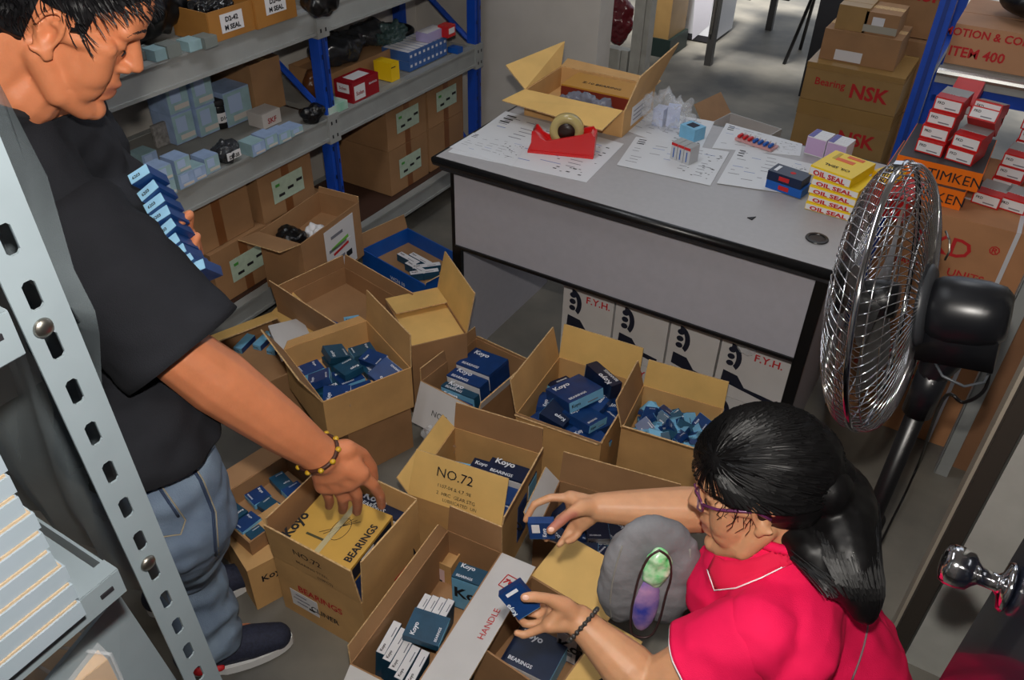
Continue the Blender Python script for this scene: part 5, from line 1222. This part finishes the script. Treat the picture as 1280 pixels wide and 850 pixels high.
# jeans
denim = mat('washed_denim', (84, 100, 124), .85, noise_s=9, rgb2=(124, 142, 162), bump=.4, bump_s=420)
j_ = MB()
j_.capsule(PV+V((-.05, .03, .06)), PV+V((.05, -.03, .06)), .106, .112).capsule(PV+V((-.05, .03, .15)), PV+V((.045, -.03, .15)), .094, .099).capsule(PV+V((-.06, .03, -.02)), PV+V((.06, -.03, -.02)), .11, .115)
for (h, k, a) in ((HR, KR, AR), (HL_, KL, AL)): chain(j_, [h, h.lerp(k, .5), k, k.lerp(a, .5), a+V((0, 0, .02)), a+V((0, 0, -.10))], [.100, .088, .076, .073, .070, .070])
jm_ = remesh(j_, .006, 6); displace(jm_, lambda p: .010*noise.noise(V((p.x*9, p.y*9, p.z*22)))+.004*noise.noise(p*30)+.007*sin(p.z*75+noise.noise(p*7)*5)*max(0, 1-abs(p.z-.20)/.16)+.005*sin(p.z*60+p.x*30)*max(0, 1-abs(p.z-.5)/.1))
bisect(jm_, V((0, 0, .088)), V((0, 0, -1))); bisect(jm_, PV+V((0, 0, .20)), V((0, 0, 1))); jm_.materials.append(denim); jo = wpart('jeans', jm_, man); jo.modifiers.new('hem', 'SOLIDIFY').thickness = .004
# jeans details: pocket, seam and belt loop lie on the denim
thread = mat('denim_thread', (150, 140, 120), .8); dden = mat('dark_denim_seam', (44, 58, 84), .9)
from mathutils.bvhtree import BVHTree
def onto(me, px, py, lift=.002):
    bv = onto.c.get(me.name)
    if not bv: bv = onto.c[me.name] = BVHTree.FromPolygons([v.co.copy() for v in me.vertices], [tuple(p.vertices) for p in me.polygons])
    o = inv(man) @ CAM; d = ray(px, py).normalized(); h = bv.ray_cast(o, d)
    return None if h[0] is None else h[0]-d*lift
onto.c = {}
def line_on(me, pts, r, m, name, parent, n=10):
    out = []
    for i in range(len(pts)-1):
        for k in range(n):
            t = k/n; q = onto(me, pts[i][0]+(pts[i+1][0]-pts[i][0])*t, pts[i][1]+(pts[i+1][1]-pts[i][1])*t)
            if q is not None and (not out or (q-out[-1]).length < .06): out.append(q)
    if len(out) > 2: return link(name, MB().tube(out, r, m, 5).mesh(name, True), parent)
line_on(jm_, [(228, 566), (250, 600), (266, 640), (270, 700), (278, 760)], .0028, dden, 'side_seam', jo)
line_on(jm_, [(232, 566), (254, 600), (270, 640), (274, 700), (282, 760)], .0012, thread, 'side_stitching', jo)
line_on(jm_, [(182, 612), (198, 602), (232, 650), (226, 668), (196, 672), (182, 640)], .0014, thread, 'pocket_stitching', jo)
line_on(jm_, [(184, 617), (197, 607), (226, 650)], .0024, dden, 'pocket_edge', jo)
# bracelet
br = MB(); wa = (WR-ELR).normalized(); WB = ELR.lerp(WR, .965); x_ = wa.cross(V((0, 0, 1))).normalized(); y_2 = x_.cross(wa)
br.tube([WB+(x_*cos(t)+y_2*sin(t))*.0375+wa*.012*sin(t+.6) for t in [i*pi/16 for i in range(32)]], .0042, mat('brown_leather', (70, 36, 20), .5), 8, closed=True)
bo = wpart('bracelet', br, man, True)
for i in range(10):
    t = i*pi/5; p = WB+(x_*cos(t)+y_2*sin(t))*.0405+wa*.012*sin(t+.6); link('bead', MB().ell(inv(man) @ p, (.0055, .0055, .0045), mat('amber_bead', (190, 150, 30), .3)).mesh('bead', True), bo)
# shoes
def shoe(A, yaw, nm):
    M = Matrix.Translation(A) @ Matrix.Rotation(yaw, 4, 'Z')
    u = MB()
    for (a, c, ra, rb) in (((-.045, 0, .055), (.0, 0, .058), .040, .042), ((.0, 0, .052), (.09, 0, .042), .044, .041), ((.09, 0, .042), (.150, 0, .036), .042, .034), ((-.03, 0, .075), (-.01, 0, .105), .036, .034)):
        u.capsule(M @ V(a), M @ V(c), ra, rb)
    up = remesh(u, .004, 6)
    for v in up.vertices: v.co.z = max(v.co.z, .016)
    up.materials.append(mat('navy_mesh_fabric', (36, 40, 60), .8, noise_s=160, noise_a=.3, bump=.4, bump_s=300)); o = wpart('shoe', up, man)
    sl = MB(); out = []
    for i in range(32):
        t = 2*pi*i/32; x = cos(t); out.append(M @ V((.052+.133*x, (.046-.006*(x < -.3))*sin(t)*(1 if x < 0 else 1), 0)))
    n = len(out); vs = [p+V((0, 0, .003)) for p in out]+[p+V((0, 0, .027)) for p in out]
    sl.add(vs, [tuple(range(n-1, -1, -1)), tuple(range(n, 2*n))]+[(i, (i+1) % n, n+(i+1) % n, n+i) for i in range(n)], mat('white_rubber', (222, 222, 222), .5))
    so_ = MB(); so_ = sl.mesh('sole', False); so_.transform(inv(man)); link('sole', so_, o)
    hp = MB().capsule(M @ V((-.03, -.036, .040)), M @ V((.018, -.042, .034)), .015, .009); hr = remesh(hp, .004, 3); hr.materials.append(mat('red_heel', (206, 30, 40), .6)); hr.transform(inv(man)); link('heel_patch', hr, o)
shoe(V((.200, -1.232, 0)), radians(50), 'r'); shoe(V((AL.x, AL.y, 0)), radians(55), 'l')
# the boxes held in the left hand
for i, p in enumerate(SB):
    R_ = frame((CR*.80+CU*.55-CF*.1), (-CR*.50+CU*.80+CF*.25), p-CF*.0)
    M = R_ @ Matrix.Rotation(.08*((i*5) % 3-1)+(-.25 if i == len(SB)-1 else 0), 4, 'Z')
    q = MB().box((-.004, 0, -.026), (.036, .0175, .05), navy).box((-.004, 0, .0), (.0355, .017, .0012), mat('bright_pale_blue', (160, 212, 244), .4)).text('6203', (-.016, -.004, .0012), (1, 0, 0), (0, 1, 0), .0075, ink, off=.03)
    me = q.mesh('held_box'); put(me, 'bearing_box', 'pale blue ended bearing box in the man\'s left-hand stack, %s' % ('topmost', 'second down', 'third down', 'fourth down', 'fifth down', 'sixth down', 'third from the bottom', 'second from the bottom', 'lowest')[i], 'box', M.to_translation(), M.to_euler(), 'boxes stacked in the man\'s left hand')

# ---------------------------------------------------------------- the woman
WP = (1.238, -.845, .838); HW = hframe(WP, (-.915, -.30, -.26), None, (-.30, .13, .945)); ws = .97
WH = lambda f, l, u: HW @ (V((f, l, u))*ws)
skin_w = skinmat('woman_skin', (204, 150, 112), (170, 96, 86))
wom = empty('person', 'woman in a pink polo shirt with a black ponytail and glasses, sitting among the cartons', 'person', (1.40, -.86, 0))
Nw = V((1.312, -.842, .715)); wSL = dep(948, 790, 1.26); wSR = wSL+V((-.04, .28, .0)); wEL = dep(812, 862, 1.34); wWL = dep(724, 776, 1.38)
wER = dep(892, 638, 1.50); wWR = dep(748, 634, 1.50); wPV = V((1.45, -.82, .40))
0 and print('woman', [tuple(round(c, 2) for c in p) for p in (Nw, wSL, wSR, wEL, wWL, wER, wWR)], (wSL-wEL).length, (wEL-wWL).length, (wSR-wER).length, (wER-wWR).length)
b = MB(); head_mb(b, HW, ws)
b.capsule(WH(-.035, 0, -.02), Nw, .052, .052); b.capsule(WH(.0, 0, -.07), Nw+V((-.02, 0, -.02)), .042, .048); b.capsule(Nw, (wSL+wSR)/2, .055, .07)
b.capsule(Nw.lerp(wSL, .35)+V((0, 0, -.02)), wSL+V((0, 0, -.012)), .040, .038).capsule(Nw.lerp(wSR, .35)+V((0, 0, -.02)), wSR+V((0, 0, -.01)), .040, .038)
b.capsule((wSL+wSR)/2+V((.02, 0, -.04)), wPV+V((0, 0, .05)), .08, .10); b.capsule(wPV+V((.03, -.06, 0)), wPV+V((-.03, .06, 0)), .09, .09)
chain(b, [wSL+V((0, 0, -.012)), wSL.lerp(wEL, .5), wEL], [.042, .046, .042]); chain(b, [wEL, wEL.lerp(wWL, .3), wEL.lerp(wWL, .8), wWL], [.042, .045, .030, .0275])
chain(b, [wSR, wSR.lerp(wER, .5), wER], [.050, .046, .040]); chain(b, [wER, wER.lerp(wWR, .25), wER.lerp(wWR, .75), wWR], [.040, .043, .033, .0265])
wKL, wKR = V((1.15, -1.06, .42)), V((1.19, -.72, .42)); wAL, wAR = V((1.24, -1.06, .06)), V((1.26, -.74, .06))
for (h, k, a) in ((wPV+V((-.03, -.08, 0)), wKL, wAL), (wPV+V((-.05, .07, 0)), wKR, wAR)): chain(b, [h, h.lerp(k, .5), k, k.lerp(a, .4), a, a+V((-.10, -.03, -.03))], [.075, .065, .05, .046, .034, .028])
wl = [[(686, 781, 1.365), (668, 789, 1.37), (655, 794, 1.372), (646, 791, 1.37)], [(690, 772, 1.39), (672, 780, 1.40), (656, 780, 1.40), (648, 772, 1.395)],
      [(693, 763, 1.405), (674, 768, 1.418), (658, 765, 1.415), (652, 756, 1.405)], [(695, 755, 1.415), (680, 755, 1.43), (667, 750, 1.428), (661, 744, 1.42)]]
hand(b, wWL, [[D3(p) for p in f] for f in wl], [D3((706, 757, 1.362)), D3((684, 748, 1.347)), D3((667, 746, 1.338)), D3((656, 747, 1.335))], palm_r=.0150, fr=.0082)
wr = [[(713, 622, 1.50), (688, 622, 1.497), (668, 630, 1.50), (657, 650, 1.51)], [(717, 636, 1.515), (698, 650, 1.53), (688, 664, 1.53), (683, 674, 1.52)],
      [(722, 647, 1.52), (712, 662, 1.525), (705, 674, 1.52), (699, 681, 1.512)], [(728, 655, 1.515), (722, 668, 1.515), (716, 675, 1.51), (709, 677, 1.505)]]
hand(b, wWR, [[D3(p) for p in f] for f in wr], [D3((728, 634, 1.478)), D3((711, 643, 1.462)), D3((698, 654, 1.452)), D3((688, 663, 1.446))], palm_r=.0150, fr=.0082)
wb = remesh(b, .0032, 7, .5); face_sculpt(wb, HW, ws); tint(wb, HW, ws); wb.materials.append(skin_w); wpart('body', wb, wom)
# finger nails of the visible thumbs
nail = mat('fingernail', (236, 190, 170), .25)
for (c, dd) in ((D3((689, 662, 1.437)), .0), (D3((657, 747, 1.326)), .3)):
    wpart('fingernail', MB().ell((0, 0, 0), (.0055, .0045, .0012), nail, frame(CR, CU, c)), wom, True)
# hair: cap swept back, ponytail, loose strands
whair = mat('glossy_black_hair', (13, 12, 13), .44, spec=.3)
TIE = WH(-.125, .0, .035); 
def hair_ok_w(p):
    if p.z > .07: return p.x < .092
    if p.x > .05: return p.z > .055+.5*(p.x-.05)
    if p.x > .005: return p.z > .012
    return p.z > -.045+.5*max(0, p.x+.02) if p.x > -.02 else p.z > -.055
hb = MB(); hb.ell((-.022, 0, .050), (.116, .090, .103)); hb.ell((.022, 0, .064), (.078, .074, .066)); hb.ell((-.05, 0, .01), (.075, .076, .066)); hb.capsule((-.09, 0, .05), (-.125, 0, .035), .045, .026)
hm = remesh(hb, .004, 3); displace(hm, lambda p: noise.noise(V((p.x*20, p.y*120, p.z*70)))*.0022)
cut(hm, hair_ok_w); hm.transform(HW @ Matrix.Scale(ws, 4)); hm.materials.append(whair); wpart('hair', hm, wom)
pt = [TIE, dep(1050, 622, 1.33), dep(1052, 660, 1.28), dep(1062, 700, 1.245), dep(1076, 742, 1.225), dep(1083, 774, 1.225)]
T0 = dep(1046, 596, 1.36); pt[0] = T0
ps = smooth_pts(pt, 5)
pm = MB(); rad = [.022, .030, .038, .044, .049, .053, .055, .056, .056, .055, .054, .052, .050, .048, .046, .044, .042, .040, .038, .035, .032, .028, .024, .020, .014, .008]
wd = MB()
chain(wd, ps, rad[:len(ps)]); wd.capsule(dep(985, 650, 1.32), dep(1015, 690, 1.27), .030, .034); wd.capsule(dep(1015, 690, 1.27), dep(1045, 725, 1.25), .034, .03); wd.capsule(dep(985, 650, 1.32), dep(1035, 640, 1.32), .030, .035); wd.capsule(WH(-.10, .02, .02), T0, .045, .022)
pme = remesh(wd, .0045, 5); displace(pme, lambda p: noise.noise(V((p.x*60, p.y*60, p.z*5)))*.0018); pme.materials.append(whair); wpart('ponytail', pme, wom)
tie = MB(); 
for k in range(2): tie.tube([T0+CR*.024*cos(t)+CF*.024*sin(t)+CU*(.006+.008*k+.004*sin(t)) for t in [i*pi/10 for i in range(20)]], .006, black, 8, closed=True)
wpart('hair_tie', tie, wom, True)
wpart('hair_clip', MB().capsule(T0+CU*.022-CR*.012-CF*.01, T0+CU*.006-CR*.002-CF*.02, .003, .003, chrome), wom, True)
st = MB(); TL = (HW @ Matrix.Scale(ws, 4)).inverted() @ T0
def wfn(rr):
    az = rr.choice((-1, 1))*rr.uniform(.0, 1.75); el = 1.05+.25*abs(az) if abs(az) < 1 else 1.3+.25*(abs(az)-1)
    el = rr.uniform(.25, el) if rr.random() < .65 else el; a = scalp(az, el, .016); pts = []
    b0 = scalp(pi-az*.12+rr.uniform(-.25, .25), 1.35, .010) if True else TL
    for i in range(10):
        t = i/9; p = a.lerp(TL, t); c = V((-.018, 0, .048)); d = p-c; k = (d.x/.119)**2+(d.y/.093)**2+(d.z/.106)**2
        if k < 1.0: p = c+d/math.sqrt(k)*(1.004+.012*rr.random())
        pts.append(p+V((0, rr.uniform(-.0012, .0012), rr.uniform(-.0012, .0012))))
    return pts
strands(st, HW, ws, 1500, 9, wfn, whair, .00085)
rr = random.Random(12)
for k in range(2200):        # ponytail strands
    a, q = rr.uniform(0, 2*pi), rr.uniform(.75, 1.04); n0 = rr.randint(0, 6); n1 = rr.randint(14, len(ps)-1); pts = []
    for i in range(n0, n1, 2):
        c = ps[i]; r = rad[i]*q; pts.append(c+CR*cos(a)*r-CF*sin(a)*r+CU*rr.uniform(-.002, .002))
    if len(pts) > 3: st.tube(pts, .0008, whair, 3, cap=False)
for k in range(26):         # loose wisps over cheek, ear and shoulder
    y = rr.uniform(.062, .078); x = rr.uniform(.0, .055); a = V((x, y, .03+rr.uniform(-.01, .02))); L_ = rr.uniform(.02, .06)
    st.tube([HW @ (V(p)*ws) for p in (a, a+V((-.002, .004, -L_*.4)), a+V((.004+rr.uniform(-.006, .01), .004, -L_*.8)), a+V((.006+rr.uniform(-.01, .012), .002, -L_)))], .0006, whair, 3, cap=False)
for k in range(40):
    a = dep(1000+rr.uniform(-14, 14), 695+rr.uniform(-8, 8), 1.262); e = dep(1040+rr.uniform(-10, 14), 742+rr.uniform(-14, 6), 1.215); st.tube([a, a.lerp(e, .35)-CF*.008, a.lerp(e, .7)-CF*.01, e], .0008, whair, 3, cap=False)
wpart('hair_strands', st, wom, False, kind='stuff')
# glasses
gp = mat('purple_frame', (96, 40, 84), .3, coat=.4); g = MB()
for y in (-1, 1):
    g.tube([WH(.097-.012*abs(cos(t))*(1 if cos(t)*y > 0 else .2), y*.033+.024*cos(t), .008+.0165*sin(t)) for t in [i*pi/12 for i in range(24)]], .0019, gp, 6, closed=True)
    g.tube([WH(.085, y*.058, .014), WH(.06, y*.072, .014), WH(.0, y*.079, .014), WH(-.02, y*.079, .0)], .0026, gp, 6)
g.tube([WH(.098, -.009, .012), WH(.102, 0, .015), WH(.098, .009, .012)], .0016, gp, 6)
wpart('glasses', g, wom, True)
for y in (-1, 1): wpart('lens', MB().ell((0, 0, 0), (.0015, .022, .015), mat('lens', (230, 220, 235), .05, alpha=.18, spec=.9), HW @ Matrix.Translation(V((.093, y*.033, .008))*ws)), wom, True)
f = MB()
for y in (-1, 1):
    f.tube([WH(.0835-.0012*abs(i-3), y*(.0165+.0045*i), .0045) for i in range(7)], .0012, ink, 6); f.tube([WH(.094-.002*i, y*(.012+.006*i), .038+.003*sin(i*.6)) for i in range(7)], [.001, .0018, .002, .002, .0018, .0014, .0008], ink, 6)
wpart('brows_and_lashes', f, wom, True)
# polo shirt
pink = mat('hot_pink_pique', (240, 22, 84), .8, noise_s=14, noise_a=.05, bump=.3, bump_s=600, spec=.25)
s_ = MB(); mid = (wSL+wSR)/2
s_.capsule(Nw+V((.01, 0, -.02)), mid, .066, .088); s_.capsule(Nw.lerp(wSL, .35)+V((0, 0, -.02)), wSL+V((0, 0, -.004)), .056, .068).capsule(Nw.lerp(wSR, .35)+V((0, 0, -.02)), wSR, .055, .066)
s_.capsule(mid+V((.0, 0, -.05)), wPV+V((0, 0, .05)), .115, .130); s_.capsule(wSL+V((.04, .03, -.04)), wSR+V((.04, -.03, -.04)), .085, .085); s_.capsule(wPV+V((.03, -.08, .0)), wPV+V((-.02, .08, .0)), .135, .135)
s_.capsule(mid+V((-.03, -.01, -.09)), wPV+V((-.06, 0, .08)), .10, .12)
dC = (wEL-wSL).normalized(); SC_ = wSL+dC*.12; dE = (wER-wSR).normalized(); SE_ = wSR+dE*.06
sm = remesh(s_, .005, 7); hu = (HW.to_3x3() @ V((.25, 0, 1))).normalized()
displace(sm, lambda p: .006*noise.noise(V((p.x*9, p.y*9, p.z*20)))+.003*noise.noise(p*26)+.006*sin((p.x*.5+p.z-p.y*.6)*70+3*noise.noise(p*8))*max(0, 1-(p-(wSL+V((.05, .02, -.12)))).length/.18))
hu = V((-.25, .10, .95)); hu.normalize(); nax = (WH(-.03, 0, -.02)-Nw).normalized(); cut(sm, lambda p: not ((p-Nw).dot(nax) > -.035 and ((p-Nw)-nax*(p-Nw).dot(nax)).length < .058)); bisect(sm, V((0, 0, wPV.z-.05)), V((0, 0, -1)))
q = MB(); q.v = [v.co.copy() for v in sm.vertices]; q.f = [tuple(p.vertices) for p in sm.polygons]; q.m = [0]*len(q.f); q.mats = [pink]
vs, fs = sleeve(wSL+V((0, 0, -.004)), SC_, .064, .066, pink, 3, amp=.004, ext=.02); q.add(vs, fs, pink); hem_ring = vs[-44:]
vs, fs = sleeve(wSR, SE_, .068, .062, pink, 8, amp=.004, ext=.02); q.add(vs, fs, pink)
po = wpart('polo_shirt', q, wom, True); po.modifiers.new('hem', 'SOLIDIFY').thickness = .003
e = MB().tube([p+dC*.001 for p in hem_ring], .0022, mat('white_piping', (240, 236, 240), .6), 6, closed=True).mesh('p', True); e.transform(inv(wom)); link('sleeve_piping', e, po)
sm = po.data
# collar with its white tipping, lying on the shoulders
def on_shirt(px, py, lift):
    bv = onto.c.get('w') or onto.c.setdefault('w', BVHTree.FromPolygons([v.co.copy() for v in sm.vertices], [tuple(p.vertices) for p in sm.polygons]))
    h = bv.ray_cast(inv(wom) @ CAM, ray(px, py).normalized()); return None if h[0] is None else h[0]-ray(px, py).normalized()*lift
onto.c = {}
top = [(893, 694), (905, 700), (925, 701), (948, 696), (972, 686), (996, 672)]; bot = [(884, 712), (893, 738), (920, 735), (952, 722), (986, 705), (1014, 690)]
vs = []; ok = True; nC = 20
def lerp_line(L, t):
    t *= len(L)-1; i = min(int(t), len(L)-2); t -= i; return (L[i][0]+(L[i+1][0]-L[i][0])*t, L[i][1]+(L[i+1][1]-L[i][1])*t)
last = None
for i in range(nC+1):
    a, b2 = lerp_line(top, i/nC), lerp_line(bot, i/nC)
    for k in range(5):
        t = k/4; p = on_shirt(a[0]+(b2[0]-a[0])*t, a[1]+(b2[1]-a[1])*t, .010-.004*t)
        if p is None or (last is not None and (p-last).length > .09): p = last
        vs.append(p); last = p if p is not None else last
if all(v is not None for v in vs):
    co = link('collar', MB().add(vs, [(i*5+k, i*5+k+1, (i+1)*5+k+1, (i+1)*5+k) for i in range(nC) for k in range(4)], mat('pink_rib_collar', (230, 16, 70), .85, bump=.2, bump_s=300)).mesh('collar', True), po); co.modifiers.new('t', 'SOLIDIFY').thickness = .002
    ring = []
    for i in range(32):
        a = 2*pi*i/32; x1 = nax.cross(V((1, 0, 0))).normalized(); y1 = nax.cross(x1); p = Nw+(x1*cos(a)+y1*sin(a))*.060+nax*.08
        h = onto.c['w'].ray_cast(inv(wom) @ p, -nax); ring.append((h[0] if h[0] is not None and (h[0]-(inv(wom) @ p)).length < .16 else inv(wom) @ (p-nax*.07))+nax*.004)
    link('neckband', MB().tube(ring, .0085, pink, 8, closed=True).mesh('n', True), po)
    link('white_piping', MB().tube([vs[i*5+4] for i in range(nC+1)], .0013, mat('white_piping', (240, 236, 240), .6), 5).mesh('p', True), po)
# grey side piping on the back of the shirt
onto.c = {}
def onto_w(me, px, py, lift=.002):
    bv = onto.c.get('w') or onto.c.setdefault('w', BVHTree.FromPolygons([v.co.copy() for v in me.vertices], [tuple(p.vertices) for p in me.polygons]))
    h = bv.ray_cast(inv(wom) @ CAM, ray(px, py).normalized()); return None if h[0] is None else h[0]-ray(px, py).normalized()*lift
pp_ = [onto_w(sm, 1085-(i/12)**1.5*20, 778+72*i/12) for i in range(13)]; pp_ = [p for p in pp_ if p is not None]
if len(pp_) > 2: link('side_piping', MB().tube(pp_, .0018, mat('grey_piping', (120, 96, 104), .7), 5).mesh('side_piping', True), po)
# trousers
tr_ = MB(); dk_ = mat('black_trousers', (22, 22, 26), .9, noise_s=20, noise_a=.1)
tr_.capsule(wPV+V((.03, -.07, -.01)), wPV+V((-.03, .07, -.01)), .125, .125)
for (h, k, a) in ((wPV+V((-.03, -.08, 0)), wKL, wAL), (wPV+V((-.05, .07, 0)), wKR, wAR)): chain(tr_, [h, h.lerp(k, .5), k, k.lerp(a, .5), a+V((0, 0, .03))], [.105, .092, .07, .066, .055])
tm = remesh(tr_, .007, 6); tm.materials.append(dk_); wpart('trousers', tm, wom)
for a in (wAL, wAR): wpart('shoe', MB().capsule(a+V((.02, 0, -.02)), a+V((-.12, -.03, -.025)), .038, .034, black), wom, True)
stl = empty('stool', 'low dark stool under the woman in the pink shirt', 'stool', (wPV.x, wPV.y, 0))
MB().lathe([(.15, .24), (.155, .25), (.155, .268), (.14, .275)], black, None, 28).build('seat', stl, True)
for k in range(4): MB().tube([(.10*cos(k*pi/2+.8), .10*sin(k*pi/2+.8), .245), (.14*cos(k*pi/2+.8), .14*sin(k*pi/2+.8), 0)], .012, zinc, 8).build('leg', stl, True)
# wrist band
x_ = (wWL-wEL).normalized(); WB = wEL.lerp(wWL, .94); a1 = x_.cross(V((0, 0, 1))).normalized(); a2 = a1.cross(x_)
bo = wpart('bracelet', MB().tube([WB+(a1*cos(t)+a2*sin(t))*.0325 for t in [i*pi/16 for i in range(32)]], .0028, mat('dark_cord', (44, 42, 40), .5), 6, closed=True), wom, True)
for i in range(22):
    t = i*pi/11; link('bead', MB().ell(inv(wom) @ (WB+(a1*cos(t)+a2*sin(t))*.0345), (.0042, .0042, .0042), mat('dark_bead', (58, 56, 54), .3)).mesh('bead', True), bo)
# boxes in her hands
F1 = frame(CR*.98+CU*.04-CF*.15, CU*.80-CF*.55-CR*.05, D3((677, 664, 1.475)))
q = MB().box((0, 0, -.008), (.046, .040, .016), navy).box((0, -.0203, -.008), (.045, .001, .0150), lblue).box((-.010, .006, .0004), (.014, .020, .0008), white).text('Koyo', (.008, -.014, .0004), (0, 1, 0), (-1, 0, 0), .010, inkw, off=.03)
put(q.mesh('b'), 'bearing_box', 'small navy box with a white window held in the woman\'s right fingers', 'box', F1.to_translation(), F1.to_euler())
F2 = frame(CR*.80+CU*.56-CF*.2, -CR*.55+CU*.80-CF*.22, D3((649, 752, 1.362)))
q = MB().box((0, 0, -.008), (.044, .056, .016), navy).box((0, -.0283, -.008), (.043, .001, .0150), lblue).box((.0, .020, .0004), (.022, .006, .0008), inkw).text('Koyo', (-.016, -.018, .0004), (0, 1, 0), (-1, 0, 0), .011, inkw, off=.03).text('Koyo', (-.018, -.0290, -.012), (1, 0, 0), (0, 0, 1), .008, ink, off=.03)
put(q.mesh('b'), 'bearing_box', 'navy box with a pale blue end held in the woman\'s left hand', 'box', F2.to_translation(), F2.to_euler())
# grey suede pouch on her lap, opening full of bright stuff
BGc = D3((812, 738, 1.44)); gs = mat('grey_suede', (124, 124, 128), .9, noise_s=10, noise_a=.25, bump=.3, bump_s=150)
bgm = MB(); BF = frame(CR, CU*.86-CF*.5, BGc); BF = BF @ Matrix.Rotation(-.06, 4, 'Z')
bgm.ell((-.035, 0, -.03), (.052, .112, .035), None, BF).ell((.040, 0, -.03), (.054, .112, .035), None, BF).ell((0, -.0, -.055), (.08, .115, .035), None, BF).ell((0, .085, -.035), (.065, .05, .03), None, BF)
me = remesh(bgm, .004, 8); displace(me, lambda p: .004*noise.noise(p*22)+.002*noise.noise(p*60)); me.materials.append(gs)
bg_ = empty('pouch', 'open grey suede pouch on the woman\'s lap with bright green and purple contents', 'bag', tuple(BGc+V((0, 0, -.1))))
wpart('body', me, bg_)
g1 = MB().ell((.004, .056, .002), (.024, .046, .016), None, BF); gm = remesh(g1, .003, 2); displace(gm, lambda p: .004*noise.noise(p*70)); gm.materials.append(mat('marbled_green_print', (60, 214, 110), .25, noise_s=60, rgb2=(222, 240, 214))); wpart('green_item', gm, bg_)
g1 = MB().ell((-.002, -.034, .0), (.024, .068, .012), None, BF); gm = remesh(g1, .003, 2); gm.materials.append(mat('galaxy_print', (206, 160, 196), .3, noise_s=22, rgb2=(60, 70, 170))); wpart('purple_item', gm, bg_)
z1 = [BF @ V((x*1.15, y*1.08, .010)) for x, y in ((.0, .097), (.017, .08), (.025, .04), (.023, 0), (.022, -.05), (.016, -.09), (.0, -.1), (-.018, -.088), (-.024, -.04), (-.024, 0), (-.022, .04), (-.014, .08))]
wpart('zip_edge', MB().tube(smooth_pts(z1+[z1[0]], 4)[:-1], .0022, mat('dark_zip', (60, 40, 40), .5), 6, closed=True), bg_, True)
for s_ in (-1, 1): wpart('seam', MB().tube(smooth_pts([BF @ V((s_*x, y, z)) for x, y, z in ((.058, .09, -.012), (.066, .03, -.003), (.064, -.04, -.003), (.054, -.09, -.014))], 4), .0016, mat('pale_seam', (140, 138, 132), .8), 5), bg_, True)
